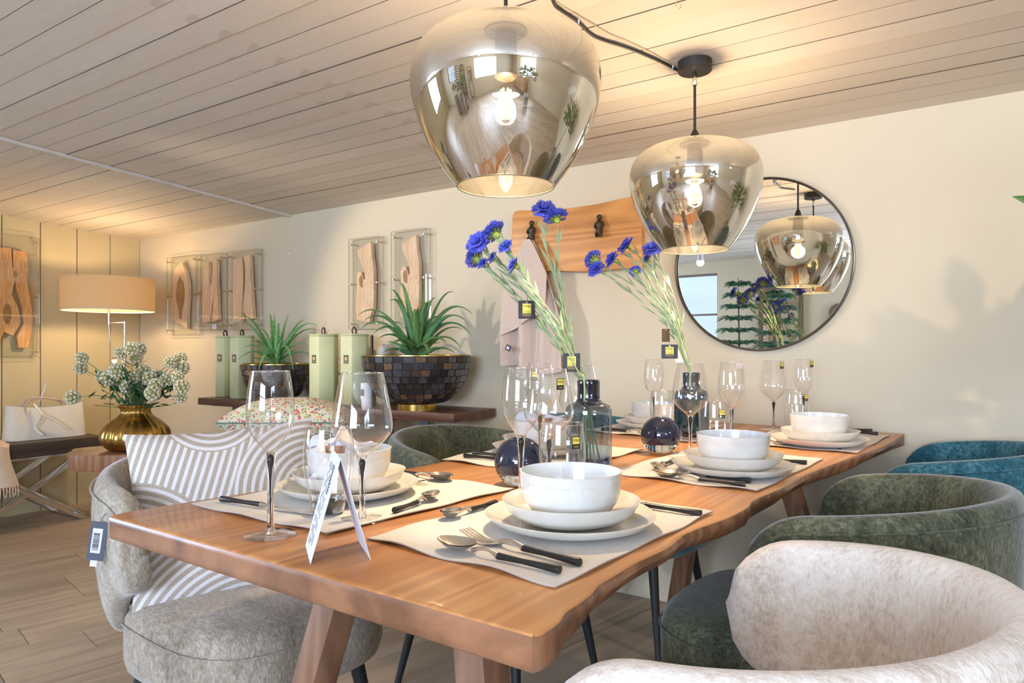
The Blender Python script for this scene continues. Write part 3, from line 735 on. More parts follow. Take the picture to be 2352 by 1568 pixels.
acrylic('forked wood slice in acrylic partly behind the large aloe', 912, 992, 530, 752, [[(x*.92, z*.98) for x, z in branch]], [[(-.35, .1), (-.2, .2), (-.1, .1), (-.1, -.1), (-.3, -.05)]])
# the big one on the left wall
def leftwall(u, v):
    r = (u-CX)/F; # line s=0: P0 - d*N
    d_ = (P0.x-r*P0.y)/(N.x-r*N.y); p = P0-N*d_; return d_, EYE+(HY-v)/F*p.y
d0_, zt_ = leftwall(83, 548); _, zb_ = leftwall(83, 818); d1_ = d0_+.36
tt_ = thing('framed_wood_slice', 'large pair of wavy wood slices in acrylic on the board wall', 'wall art', W(0, (d0_+d1_)/2, (zt_+zb_)/2), RZ+PI/2, 'wood slices mounted in clear acrylic')
hw, hh = (d1_-d0_)/2, (zt_-zb_)/2
m_slice_keep = m_slice; m_slice = m_slice_o
fill_acrylic(tt_, hw, hh, [[(.18, .76), (.60, .74), (.66, .45), (.62, .2), (.74, -.05), (.80, -.3), (.76, -.6), (.66, -.86), (.34, -.86), (.30, -.66), (.52, -.45), (.46, -.15), (.30, .1), (.24, .3), (.2, .5)],
    [(-.8, .76), (.12, .78), (.16, .48), (.28, .36), (.22, .2), (.14, .02), (.34, -.2), (.42, -.45), (.18, -.66), (-.1, -.6), (-.3, -.84), (-.7, -.84), (-.74, .0)]],
    [el(.0, -.3, .13, .17), el(.24, .36, .07, .06)], None, None)
m_slice = m_slice_keep

# ================================================================ floor lamp
lp = P(250, 680, 4.42); lp.z = 0
lt = thing('floor_lamp', 'floor lamp with wide taupe drum shade in the room corner', 'lamp', (lp.x, lp.y, 0))
zt_, zb_ = EYE+(HY-640)/F*4.42, EYE+(HY-714)/F*4.42
t = NT('taupe_shade_fabric'); v = t.coord((1, 1, 1)); f = t.noise(v, 300, 2)
t.con(t.ramp(f, [(.3, lin((190, 168, 134))), (.7, lin((206, 184, 150)))]), t.b.inputs['Base Color']); t.set(t.b, Roughness=.9)
tr = t.node('ShaderNodeBsdfTranslucent'); tr.inputs[0].default_value = (.80, .67, .45, 1); mx = t.node('ShaderNodeMixShader'); mx.inputs[0].default_value = .30
t.con(t.b.outputs[0], mx.inputs[1]); t.con(tr.outputs[0], mx.inputs[2]); t.con(mx.outputs[0], t.out.inputs[0]); m_drum = t.mat
RS = 95/F*4.42
MB().lathe([(RS, zb_), (RS, zt_), (RS-.003, zt_), (RS-.003, zb_)], 64, close=True).ob('lamp_shade', m_drum, lt, smooth=50)
MB().lathe([(RS+.001, zb_-.001), (RS+.001, zb_+.006), (RS-.004, zb_+.006), (RS-.004, zb_-.001)], 64, close=True).ob('hem', flat('pale_hem', (222, 208, 186), .8), lt)
mb = MB()
for k in range(3):
    a = k*2*PI/3+.4; mb.tube([(0, 0, zt_-.03), (RS*math.cos(a), RS*math.sin(a), zt_-.01)], .0025, 6)
mb.ob('spider', m_steel, lt)
zj = EYE+(HY-742)/F*4.42; px = 36/F*4.42
MB().tube([(0, 0, zt_-.03), (0, 0, zj-.01)], .008, 12).ob('stem', m_steel, lt)
MB().tube([(0, 0, zj), (px, .0, zj)], .006, 12).ob('arm', m_steel, lt)
MB().tube([(px, 0, 0.02), (px, 0, zj-.12)], .0125, 14).tube([(px, 0, zj-.13), (px, 0, zj+.012)], .007, 12).ob('pole', m_steel, lt)
MB().lathe([(0, .02), (.12, .02), (.13, .014), (.13, 0), (0, 0)], 40, M=Matrix.Translation((px, 0, 0))).ob('base', m_steel, lt)
pc = [(0, 0, zj), (.004, 0, zj-.07), (.016, 0, zj-.14), (.036, 0, zj-.215)]
MB().tube(pc, .0015, 6).ob('cord', m_steel, lt)
MB().lathe([(.004, .03), (.012, .02), (.014, .012)], 14, M=Matrix.Translation((.036, 0, zj-.245))).ob('socket', m_steel, lt)
sb = MB().lathe([(0, -.014), (.010, -.010), (.014, 0), (.012, .010), (0, .016)], 14, M=Matrix.Translation((.036, 0, zj-.242))).ob('small_bulb', emit('tiny_lamp_glow', (1, .85, .6), 14), lt)
l = bpy.data.lights.new('drum_light', 'POINT'); l.energy = 17; l.color = (1, .74, .44); l.shadow_soft_size = .04
o = bpy.data.objects.new('drum_light', l); C.objects.link(o); o.location = (lp.x, lp.y, (zt_+zb_)/2-.01)
bl = MB().lathe([(0, .04), (.02, .034), (.03, .01), (.026, -.014), (.012, -.035), (0, -.036)], 16, M=Matrix.Translation((0.0, 0, (zt_+zb_)/2-.0))).ob('bulb', thin_glass('bulb_glass'), lt)

# ================================================================ console shelf on the long wall
m_console = wood('dark_walnut_console', (50, 32, 26), (110, 72, 56), axis=0, sc=6, rough=.4, bump=.2)
ZC = .781
sL, sR = 1.295, 3.22
cn = thing('console_table', 'long dark walnut console shelf against the long wall', 'console', W((sL+sR)/2, .19, 0), RZ)
Lc = (sR-sL)/2; mb = MB(); out = []
rr = random.Random(5)
for k in range(31): out.append((-Lc+2*Lc*k/30, -.172+.006*math.sin(k*1.7)+rr.uniform(-.004, .004)))
out += [(Lc, .17), (-Lc, .17)]
mb.prism(out, ZC-.042, ZC); mb.ob('slab', m_console, cn, bevel=.004)
for x in (-Lc+.32, Lc-.42):
    MB().box(x-.03, x+.03, -.14, -.13, .0, ZC-.043).box(x-.03, x+.03, .13, .14, 0, ZC-.043).box(x-.03, x+.03, -.13, .13, 0, .01).box(x-.03, x+.03, -.13, .13, ZC-.053, ZC-.043).ob('leg', flat('grey_steel_leg', (96, 94, 96), .4, metal=.7), cn, smooth=0)

# hexagonal gift boxes
m_box = flat('pale_green_card', (204, 208, 164), .6, var=.03); m_lid = flat('pale_green_lid', (186, 190, 146), .6, var=.03)
m_rib = flat('brown_ribbon', (70, 46, 36), .7); m_foil = flat('grey_brown_label', (92, 84, 72), .5); m_copper = flat('peach_print', (214, 170, 132), .5)
def gift(label, u, v, Y, hx=.075, rot=0, h=.37, loop=1):
    p = P(u, v, Y); p.z = ZC
    t = thing('gift_box', label, 'box', p, RZ+rot, 'hexagonal green boxes on the console')
    hexa = [(hx*math.cos(k*PI/3), hx*math.sin(k*PI/3)) for k in range(6)]
    MB().prism(hexa, .001, h-.012).ob('carton', m_box, t, bevel=.0015, seg=1)
    MB().prism([(x*1.015, y*1.015) for x, y in hexa], h-.0115, h).ob('lid', m_lid, t, bevel=.001, seg=1)
    a = math.radians(-90); ap = hx*math.cos(PI/6); 
    M = Matrix.Rotation(a, 4, 'Z') @ Matrix.Translation((ap, 0, h*.64)) @ Matrix.Rotation(PI/2, 4, 'Z') @ Matrix.Rotation(PI/2, 4, 'X')
    lb = MB().box(-.016, .016, -.022, .022, .0, .0012, M=M).ob('label', m_foil, t, smooth=0)
    MB().box(-.009, .009, -.006, .012, .0012, .002, M=M).ob('emblem', m_copper, lb, smooth=0)
    MB().box(-.012, .012, -.016, -.0145, .0012, .0018, M=M).box(-.012, .012, -.0125, -.011, .0012, .0018, M=M).ob('print_line', m_copper, lb, smooth=0)
    pts = [Vector((-.012, 0, h)), Vector((-.022, .004, h+.018)), Vector((-.012, .004, h+.034)), Vector((.006, .0, h+.026)), Vector((.008, 0, h))]
    MB().tube(subdiv([tuple(q) for q in pts], 4), .003, 6, flat=2).ob('ribbon_loop', m_rib, t)
    return t
gift('pale green hexagonal box at the left end of the console', 519, 914, 4.22, .062, .25)
gift('pale green hexagonal box touching the left bowl, second from the left end', 557, 914, 4.08, .070, .10)
gift('pale green hexagonal box between the two planted bowls, left of the pair', 744, 925, 3.71, .077, -.02)
gift('pale green hexagonal box standing close beside the large mosaic bowl', 815, 925, 3.62, .077, .08)
# mini white carton, dark stick, grey candles
def cbox(name, label, cat, u, Y, wx, wy, h, mat, mb=None):
    p = P(u, 900, Y); p.z = ZC; t = thing(name, label, cat, p, RZ); (mb or MB().box(-wx/2, wx/2, -wy/2, wy/2, .001, h)).ob('body', mat, t, bevel=.002); return t
t = cbox('tester_pot', 'small white labelled pot in front of the large mosaic bowl', 'pot', 842, 3.26, .05, .05, .13, m_paper, MB().lathe([(0, .001), (.020, .001), (.024, .02), (.028, .12), (.026, .13), (0, .13)], 24))
MB().box(-.008, .008, -.0285, -.0265, .07, .10).ob('label', m_foil, t, smooth=0)
t = cbox('dark_bottle', 'slim dark bottle beside the large mosaic bowl', 'bottle', 854, 3.50, .02, .02, .37, flat('dark_glass_bottle', (44, 34, 28), .3), MB().lathe([(0, .001), (.02, .001), (.022, .02), (.022, .2), (.008, .24), (.008, .36), (0, .362)], 16))
t = cbox('grey_candle', 'pale grey pillar candle behind the large mosaic bowl', 'candle', 881, 3.62, .05, .05, .32, flat('grey_wax', (190, 190, 188), .6), MB().lathe([(0, .001), (.030, .001), (.031, .01), (.031, .30), (.027, .305), (0, .302)], 24))
MB().tube([(0, 0, .30), (.001, 0, .318)], .0015, 6).ob('wick', m_bmetal, t)

# mosaic bowls
pal = [flat('shell_tile_%s' % k, c, .28, var=.35, scale=60, coat=.3) for k, c in (('dark', (50, 42, 40)), ('umber', (74, 58, 48)), ('brown', (104, 78, 58)), ('slate', (64, 62, 66)), ('black', (34, 30, 30)), ('tan', (132, 104, 80)))]
m_soil = flat('potting_soil', (70, 52, 40), 1, var=.3, scale=60, bump=.6)
def mosaic_bowl(label, p, R, H, foot_r, foot_h, rows, per, separate):
    t = thing('mosaic_bowl', label, 'planter', p, RZ)
    def prof(a): # a 0 at foot..1 at rim (outer)
        th = a*PI/2*.98+.02; return (foot_r*.8+(R-foot_r*.8)*math.sin(th)**.8, foot_h+(H-foot_h)*(1-math.cos(th)**1.15))
    pr = [prof(k/16) for k in range(17)]
    inner = [(max(.01, r-.008), z+.004) for r, z in pr]
    MB().lathe(pr+list(reversed(inner)), 64, close=False, cap0=True, cap1=True).ob('bowl', flat('dark_grout', (28, 25, 24), .6), t, smooth=50)
    MB().lathe([(R+.004, H-.002), (R+.004, H+.002), (R-.009, H+.002), (R-.009, H-.002)], 64, close=True).ob('rim', m_brass, t)
    if foot_h > .02: MB().lathe([(foot_r, 0), (foot_r, foot_h*.9), (foot_r*.92, foot_h+.004), (0, foot_h+.004)], 48, cap0=True).ob('foot', m_brass, t)
    MB().lathe([(0, H-.028), (R*.5, H-.024), (R*.9, H-.03)], 40).ob('soil', m_soil, t)
    rng = random.Random(9); big = MB()
    for i in range(rows):
        a0, a1 = .12+.87*i/rows, .12+.87*(i+1)/rows-.010
        (r0, z0), (r1, z1) = prof(a0), prof(a1); n = per[i]; da = 2*PI/n
        base = None
        variants = []
        for q in range(3):
            k = .94-.05*q; w0 = da*k/2; tz = .0025+.0012*q; nn = Vector((z1-z0, 0, -(r1-r0))).normalized(); vs = []
            for (rr_, zz) in ((r0, z0), (r1, z1)):
                for s_ in (-w0, w0):
                    b = Vector((rr_*math.cos(s_), rr_*math.sin(s_), zz)); ra = Vector((math.cos(s_), math.sin(s_), 0)); o_ = ra*nn.x+Vector((0, 0, nn.z))
                    vs += [b-o_*.001, b+o_*tz]
            variants.append((vs, [(0, 2, 6, 4), (1, 5, 7, 3), (0, 1, 3, 2), (4, 6, 7, 5), (0, 4, 5, 1), (2, 3, 7, 6)]))
        mes = {}
        for k in range(n):
            q = rng.randrange(3); mi = rng.choices(range(6), (8, 3, 1, 6, 6, .6))[0]; ang = k*da+(i % 2)*da/2+rng.uniform(-.05, .05)*da
            if separate:
                key = (q, mi)
                if key not in mes: mes[key] = MB().add(*variants[q]).mesh('tile', pal[mi], smooth=0)
                link('tile', mes[key], None, t, rot=(0, 0, ang))
            else:
                M = Matrix.Rotation(ang, 4, 'Z'); big.add([M @ v_ for v_ in variants[q][0]], variants[q][1], mi)
    if not separate: o = big.ob('tiles', pal, t, smooth=0); o['kind'] = 'stuff'
    return t
pb = P(957, 930, 3.31); pb.z = ZC
mosaic_bowl('large dark shell-mosaic bowl with brass foot on the console', pb, .258, .259, .095, .032, 9, [24, 28, 32, 36, 38, 38, 36, 34, 32], True)
ps = P(635, 900, 3.90); ps.z = ZC
mosaic_bowl('small dark shell-mosaic bowl between the green boxes', ps, .190, .206, .07, .012, 8, [20, 24, 28, 32, 34, 36, 36, 36], False)

# aloes
def aloe_mat(name, c1, c2):
    t = NT(name); v = t.coord(); oi = t.node('ShaderNodeObjectInfo')
    c = t.mix(t.noise(v, 14, 2), lin(c1), lin(c2)); c = t.mix(t.math('MULTIPLY', oi.outputs['Random'], .5), c, lin((120, 152, 60))); t.con(c, t.b.inputs['Base Color'])
    t.set(t.b, Roughness=.42); t.b.inputs['Subsurface Weight'].default_value = 0; return t.mat
m_aloe = aloe_mat('aloe_green', (70, 116, 82), (112, 156, 104)); m_aloe2 = aloe_mat('small_aloe_green', (78, 144, 100), (130, 186, 126))
def aloe_leaf(b, c, tip, wd, mat, parent, name='leaf', teeth=True, n=16):
    b, c, tip = Vector(b), Vector(c), Vector(tip); pts = []
    for k in range(n+1):
        t = k/n; pts.append(b*(1-t)**2+c*2*t*(1-t)+tip*t*t)
    mb = MB(); vs = []; fs = []; ring = 6
    for k, p in enumerate(pts):
        t = k/n; tg = (pts[min(k+1, n)]-pts[max(k-1, 0)]).normalized(); sd = tg.cross(Vector((0, 0, 1)))
        sd = sd.normalized() if sd.length > 1e-3 else Vector((1, 0, 0)); up = sd.cross(tg).normalized()
        w_ = wd*(1-t)**.85*(1+.1*math.sin(t*3)); th = w_*.42
        jag = (.18 if k % 2 else 0)*w_ if teeth else 0
        for x, y in ((-1, .28), (-.45, -.02), (.45, -.02), (1, .28), (.5, -1*.75), (-.5, -1*.75)):
            e = jag*math.copysign(1, x) if abs(x) == 1 else 0; vs.append(p+sd*(x*w_/2+e)+up*(y*th))
    for k in range(n):
        for j in range(ring): fs.append((k*ring+j, k*ring+(j+1) % ring, (k+1)*ring+(j+1) % ring, (k+1)*ring+j))
    fs.append(tuple(range(ring)))
    mb.add(vs, fs)
    if teeth:
        for k in range(1, n-1):
            for t_ in (0, .5):
                for sgn, j in ((-1, 0), (1, 3)):
                    p = vs[k*ring+j].lerp(vs[(k+1)*ring+j], t_); q = vs[k*ring+j].lerp(vs[(k+1)*ring+j], min(1, t_+.28)); o_ = (p-pts[k]); o_ = o_.normalized() if o_.length > 1e-5 else Vector((1, 0, 0))
                    tg = (pts[k+1]-pts[k]).normalized()
                    mb.add([p, q, (p+q)/2+o_*wd*.11+tg*wd*.05], [(0, 1, 2), (2, 1, 0)])
    return mb.ob(name, mat, parent, smooth=50, recalc=False)
def aloe(label, base, Y, tips, wd, mat, extra, rng, bow=.5):
    t = thing('aloe_plant', label, 'plant', base)
    for (u, v, dy, hgt) in tips:
        tip = (P(u, v, Y+dy)-base)*1.04; d = Vector((tip.x, tip.y, 0)); L = tip.length
        c = Vector((tip.x*.56, tip.y*.56, max(tip.z, 0)*.55+hgt*L*1.15))
        bb = Vector((0, 0, rng.uniform(.0, .05)))+d.normalized()*.012
        aloe_leaf(bb, c, tip, wd*rng.uniform(.9, 1.15), mat, t)
    for k in range(extra):
        a = rng.uniform(0, 2*PI); e = rng.uniform(.1, 1.2); L = rng.uniform(.6, 1)*wd*6.5
        h = Vector((math.cos(a), math.sin(a), 0)); tip = h*L*math.cos(e)+Vector((0, 0, L*math.sin(e)*.8)); c = h*L*.4*math.cos(e)+Vector((0, 0, L*.45))
        if (P0-(base+tip)).dot(N) < .03: continue
        aloe_leaf(Vector((0, 0, .01)), c, tip, wd, mat, t)
    return t
rng = random.Random(21)
bp = P(957, 815, 3.31); bp.z = ZC+.235
tips = [(975, 653, 0, .25), (918, 657, -.08, .42), (897, 671, .06, .40), (895, 699, -.1, .55), (822, 733, -.02, .55), (831, 761, .1, .5), (835, 745, -.15, .52), (871, 781, -.22, .35), (1043, 678, 0, .45), (1085, 732, -.05, .62), (1083, 779, -.1, .62), (1057, 803, -.16, .5), (859, 772, -.2, .5),
        (900, 796, -.26, .3), (880, 812, -.15, .3), (1043, 812, -.12, .3), (1024, 793, -.24, .35), (1072, 748, -.2, .5), (1060, 760, .08, .4), (990, 706, -.2, .5), (955, 725, -.24, .5), (1010, 735, .1, .5), (930, 700, .05, .5), (1000, 690, .05, .45), (915, 812, -.28, .3), (985, 815, -.28, .3)]
aloe('large spiky aloe growing in the large mosaic bowl', bp, 3.31, tips, .036, m_aloe, 8, rng)
bp2 = P(633, 838, 3.90); bp2.z = ZC+.185
tips = [(541, 747, 0, .45), (548, 736, .1, .45), (630, 722, 0, .2), (620, 724, .08, .25), (640, 745, -.1, .3), (664, 723, .05, .25), (700, 737, .0, .3), (728, 753, -.05, .45), (733, 765, .05, .45), (559, 803, -.1, .5), (546, 830, -.12, .5), (595, 852, -.22, .6), (673, 854, -.22, .7), (711, 800, -.1, .4), (600, 760, -.12, .4), (575, 790, -.2, .4), (655, 790, -.2, .4), (712, 815, 0, .3), (692, 770, .1, .4), (565, 815, .1, .3)]
aloe('small bright green aloe growing in the small mosaic bowl', bp2, 3.90, tips, .027, m_aloe2, 14, rng)
MB().lathe([(.085, -.02), (.095, .012), (.088, .013), (.078, -.02)], 32, close=True).ob('inner_pot', flat('terracotta_pot', (196, 106, 70), .8), bpy.data.objects['aloe_plant.001'])

# ================================================================ cushions on a pouf behind
def pillow_mesh(wd, ht, th, n=28, pinch=.06, name='cover', uvy=None):
    mb = MB(); vs = []; fs = []
    def f(a, b, sgn):
        x, z = 2*a-1, 2*b-1; k = (1-abs(x)**2.6)*(1-abs(z)**2.6); t = th/2*max(0, k)**.5
        px = x*(1-pinch*(1-z*z)); pz = z*(1-pinch*(1-x*x)); return Vector((px*wd/2, sgn*t, pz*ht/2))
    for sgn in (-1, 1):
        g = len(vs)
        for i in range(n+1):
            for j in range(n+1): vs.append(f(i/n, j/n, sgn))
        for i in range(n):
            for j in range(n):
                q = (g+i*(n+1)+j, g+(i+1)*(n+1)+j, g+(i+1)*(n+1)+j+1, g+i*(n+1)+j+1); fs.append(q if sgn < 0 else tuple(reversed(q)))
    me = MB().add(vs, fs); return me
def floral():
    t = NT('floral_print'); v = t.coord(); 
    def vor(sc, rnd=1): 
        x = t.node('ShaderNodeTexVoronoi'); t.con(v, x.inputs['Vector']); x.inputs['Scale'].default_value = sc; x.inputs['Randomness'].default_value = rnd; return x
    c = lin((206, 202, 180))
    for sc, thr, cols in ((70, .42, [(204, 92, 84), (120, 150, 140), (226, 150, 120), (214, 208, 190), (150, 172, 110)]), (104, .38, [(84, 112, 124), (196, 210, 120), (190, 56, 66), (208, 200, 180), (120, 140, 100)]), (46, .24, [(214, 82, 78), (212, 204, 186), (222, 128, 104), (206, 212, 120), (198, 60, 66)])):
        x = vor(sc); wn = t.node('ShaderNodeTexWhiteNoise'); t.con(x.outputs['Position'], wn.inputs['Vector'])
        r = t.ramp(wn.outputs['Value'], [(k/len(cols), lin(q)) for k, q in enumerate(cols)]); r.node.color_ramp.interpolation = 'CONSTANT'
        c = t.mix(t.math('LESS_THAN', x.outputs['Distance'], thr), c, r)
    t.con(c, t.b.inputs['Base Color']); t.set(t.b, Roughness=.9); return t.mat
m_floral = floral(); m_sage = flat('pale_sage_cloth', (206, 208, 190), .9, var=.04, bump=.2, scale=60)
pf = P(682, 1000, 3.0)
pouf = thing('pouf', 'pale sage upholstered stool under the piled cushions', 'stool', (pf.x, pf.y, 0), RZ)
MB().lathe([(0, .001), (.20, .001), (.215, .03), (.22, .25), (.215, .46), (.19, .50), (0, .505)], 40).ob('body', m_sage, pouf, smooth=60)
cu = thing('cushion', 'pale sage cushion lying under the floral cushion', 'cushion', (pf.x-.02, pf.y-.02, .60), 0, rot=(PI/2, 0, .05))
pillow_mesh(.50, .42, .20).ob('cover', m_sage, cu, smooth=70)
cu = thing('cushion', 'floral print cushion lying on top of the pale sage cushion', 'cushion', (pf.x, pf.y-.03, .752), 0, rot=(PI/2-.10, 0, .05))
pillow_mesh(.52, .44, .22).ob('cover', m_floral, cu, smooth=70)
ring = []
for k in range(97):
    a = 2*PI*k/96; x, z = math.cos(a), math.sin(a); m_ = max(abs(x), abs(z)); x, z = x/m_, z/m_; ring.append((x*(1-.06*(1-z*z))*.25, 0, z*(1-.06*(1-x*x))*.22))
MB().tube(ring, .003, 6, caps=False).ob('piping', flat('grey_green_piping', (112, 128, 118), .8), cu)

# striped arc cushion in the beige chair
def arcs():
    t = NT('arc_stripe_cloth'); tc = t.node('ShaderNodeTexCoord'); sx = t.node('ShaderNodeSeparateXYZ'); t.con(tc.outputs['Object'], sx.inputs[0])
    X, Z = sx.outputs[0], sx.outputs[2]; val = None
    cen = [(.02, -.32, .34, 0), (-.23, -.12, .215, 0), (.20, .02, .19, 0), (-.02, .26, .12, 0), (.26, -.26, .2, 0)]
    val = t.math('SUBTRACT', X, t.math('MULTIPLY', Z, .35))
    for (cx, cz, R_, _) in reversed(cen):
        dx = t.math('SUBTRACT', X, cx); dz = t.math('SUBTRACT', Z, cz); D = t.math('SQRT', t.math('ADD', t.math('MULTIPLY', dx, dx), t.math('MULTIPLY', dz, dz)))
        inside = t.math('LESS_THAN', D, R_); a = t.math('MULTIPLY', D, inside); b = t.math('MULTIPLY', val, t.math('SUBTRACT', 1, inside)); val = t.math('ADD', a, b)
    s = t.math('SINE', t.math('MULTIPLY', val, 2*PI/.0180)); m = t.math('GREATER_THAN', s, .15)
    v = t.coord((1, 1, 1)); n = t.noise(v, 380, 2, .7)
    dk = t.ramp(n, [(.3, lin((158, 144, 130))), (.7, lin((186, 174, 160)))])
    c = t.mix(m, dk, lin((216, 213, 214))); t.con(c, t.b.inputs['Base Color']); t.set(t.b, Roughness=.95)
    t.bump(t.math('ADD', t.math('MULTIPLY', m, .6), t.math('MULTIPLY', n, .5)), .6, .003); return t.mat
m_arc = arcs()
cc = thing('striped_cushion', 'cushion with white arc stripes on taupe, leaning in the beige chair', 'cushion', (-.685, 1.662, .676), 0, rot=(math.radians(-15), math.radians(-3), .45))
pillow_mesh(.43, .42, .14, n=36, pinch=.07).ob('cover', m_arc, cc, smooth=70)

# ================================================================ bench, bag, throw
m_bench = wood('dark_bench_top', (44, 34, 30), (88, 70, 60), axis=1, sc=5, rough=.5)
ZB = .514
bd0 = .50; bn = thing('bench', 'dark wood bench with crossed chrome legs by the board wall', 'bench', W(.29, bd0+.80, 0), RZ)
MB().box(-.21, .21, -.80, .80, ZB-.085, ZB).ob('bench_top', m_bench, bn, bevel=.004)
MB().box(-.20, .20, -.78, .78, ZB-.098, ZB-.0855).ob('top_frame', m_chrome, bn, bevel=.002)
def flatbar(p, q, wy, th, parent, name='leg'):
    p, q = Vector(p), Vector(q); d_ = (q-p); L = d_.length; zq = d_.to_track_quat('Z', 'Y').to_matrix().to_4x4(); M = Matrix.Translation(p) @ zq
    return MB().box(-wy/2, wy/2, -th/2, th/2, 0, L, M=M).ob(name, m_chrome, parent, bevel=.002)
for x in (-.17, .17):
    for y0 in (-.42, .38):
        flatbar((x-.008, y0-.30, .016), (x-.008, y0+.30, ZB-.10), .016, .04, bn); flatbar((x+.009, y0+.30, .016), (x+.009, y0-.30, ZB-.10), .016, .04, bn)
for y in (-.72, -.12, .08, .68):
    MB().box(-.18, .18, y-.02, y+.02, 0, .014).ob('foot_bar', m_chrome, bn, bevel=.002)
m_leath = flat('cream_leather', (222, 214, 198), .55, var=.03, bump=.1, scale=50)
bgp = P(146, 1004, 4.30); s_, d_ = SD(bgp); bg_ = thing('tote_bag', 'cream leather tote bag standing on the dark bench', 'bag', W(.30, d_+.05, ZB), RZ+PI/2-.05)
def bag_fn(u, v):
    a = 2*PI*u; e = .45; cx, sy = math.cos(a), math.sin(a); hwx = .225-.012*v; hwy = .075*(1-.55*v)
    x = hwx*math.copysign(abs(cx)**e, cx); y = hwy*math.copysign(abs(sy)**.6, sy)+.006*math.sin(9*x/.2)*v; sag = .018*(1-(x/hwx)**2)*v**3
    return Vector((x, y, .002+.215*v-sag*1.2))
MB().grid(56, 14, bag_fn, closeu=True).add([bag_fn(k/56, 0) for k in range(56)], [tuple(range(56))]).ob('bag_body', m_leath, bg_, smooth=70)
for yy in (-.03, .03):
    pts = [(-.12, yy*1.2, .16), (-.115, yy, .215), (-.07, yy*1.1, .255), (0.02, yy*1.3, .245), (.09, yy, .225), (.12, yy*1.2, .17)]
    MB().tube(subdiv(pts, 5), .006, 8).ob('handle', flat('beige_handle', (196, 172, 152), .6), bg_)
pts = [(-.08, -.05, .22), (-.05, -.085, .15), (-.09, -.092, .08), (-.05, -.092, .03)]
MB().tube(subdiv(pts, 5), .009, 8, flat=.5).tube(subdiv([(-.06, -.088, .16), (.02, -.095, .11), (.09, -.095, .05)], 5), .013, 8, flat=.35).ob('knotted_scarf', flat('white_scarf', (236, 232, 228), .8), bg_)
MB().tube([(-.05, -.02, .2), (-.02, -.03, .30), (.0, -.035, .38)], [.004, .012, .003], 8, flat=.3).ob('stiff_strap', flat('white_scarf'  , (236, 232, 228)), bg_)
m_throw = flat('cream_wool_throw', (232, 206, 178), .95, var=.06, scale=60, bump=.5)
th_ = thing('throw_blanket', 'cream fringed throw draped over the left of the bench', 'blanket', W(.29, 1.27, ZB), RZ)
def throw_fn(u, v):
    # v runs from wall side over the front edge and down
    L = v*.66; y = (u-.5)*.52+.03*math.sin(v*7); x = -.19+L; z = .012+.010*math.sin(u*15+v*6)*(.4+v)+.045*math.exp(-((u-.35)/.12)**2)*math.exp(-((v-.35)/.25)**2)
    if x > .222: o_ = x-.222; x = .226+.018*math.sin(u*16)+.004; z = .012-o_
    return Vector((x, y, z))
sheet(MB(), throw_fn, 40, 46, .006).ob('cloth', m_throw, th_, smooth=70)
mb = MB()
for k in range(34):
    p = throw_fn((k+.5)/34, 1); mb.tube([p, p+Vector((.004, .003*math.sin(k), -.03)), p+Vector((.002, .005*math.sin(k*2.1), -.06))], .0028, 5)
o = mb.ob('fringe', m_throw, th_); o['kind'] = 'stuff'

# tree-slab side table and gold vase with dried flowers
ZS = .60
m_slab = wood('reddish_slab_wood', (88, 52, 34), (168, 116, 76), axis=2, sc=8, rough=.5, bump=.3)
sp = P(296, 1040, 3.22); sl = thing('slab_table', 'round-edged tree slab side table under the gold vase', 'table', (sp.x, sp.y, 0))
rng = random.Random(4); out = []
for k in range(40):
    a = 2*PI*k/40; r_ = .275*(1+.05*math.sin(3*a+1)+.04*math.sin(5*a)+.02*math.sin(11*a)); out.append((r_*math.cos(a)*1.02, r_*math.sin(a)*.62))
MB().prism(out, ZS-.075, ZS).ob('slab', m_slab, sl, bevel=.008)
for a in (.6, 2.6, 4.7): MB().tube([(.10*math.cos(a), .09*math.sin(a), ZS-.076), (.15*math.cos(a), .13*math.sin(a), 0)], .012, 12).ob('leg', m_bmetal, sl)
vp = P(312, 1036, 3.22); vz = ZS
vs_ = thing('ribbed_vase', 'bulbous ribbed antique gold vase on the tree slab table', 'vase', (vp.x, vp.y, ZS))
RV = 72/F*3.22
def ribmod(t_, z): return 1+.018*math.cos(22*t_)
pr = [(.55, 0), (.8, .05), (.97, .22), (1.0, .33), (.93, .48), (.72, .64), (.5, .76), (.42, .86), (.46, .95), (.52, 1.0), (.49, 1.0), (.40, .88), (.46, .72)]
HV = .208
MB().lathe([(r*RV, z*HV) for r, z in subdiv(pr, 3)], 132, cap0=True, mod=ribmod).ob('body', m_gold, vs_, smooth=60)
m_scab = flat('dried_cream_green_pod', (226, 218, 186), .9, var=.15, scale=90); m_scab2 = flat('dried_pod_heart', (150, 156, 96), .9); m_stem = flat('dusty_green_stem', (104, 128, 84), .8); m_lf = flat('fresh_green_leaf', (74, 118, 74), .6, var=.2)
def scab_head(R_):
    mb = MB(); n = 46; ga = PI*(3-math.sqrt(5))
    mb.lathe([(0, -R_*.7), (R_*.5, -R_*.55), (R_*.72, 0), (R_*.5, R_*.55), (0, R_*.7)], 12, mi=1)
    for k in range(n):
        z = 1-2*(k+.5)/n; r_ = math.sqrt(1-z*z); d_ = Vector((r_*math.cos(ga*k), r_*math.sin(ga*k), z)); M = Matrix.Translation(d_*R_*.62) @ d_.to_track_quat('Z', 'Y').to_matrix().to_4x4()
        mb.lathe([(R_*.05, 0), (R_*.13, R_*.2), (R_*.24, R_*.40), (R_*.12, R_*.24)], 7, M=M)
    return mb.mesh('flower_head', [m_scab, m_scab2], smooth=0)
hm = [scab_head(.028), scab_head(.031), scab_head(.034)]
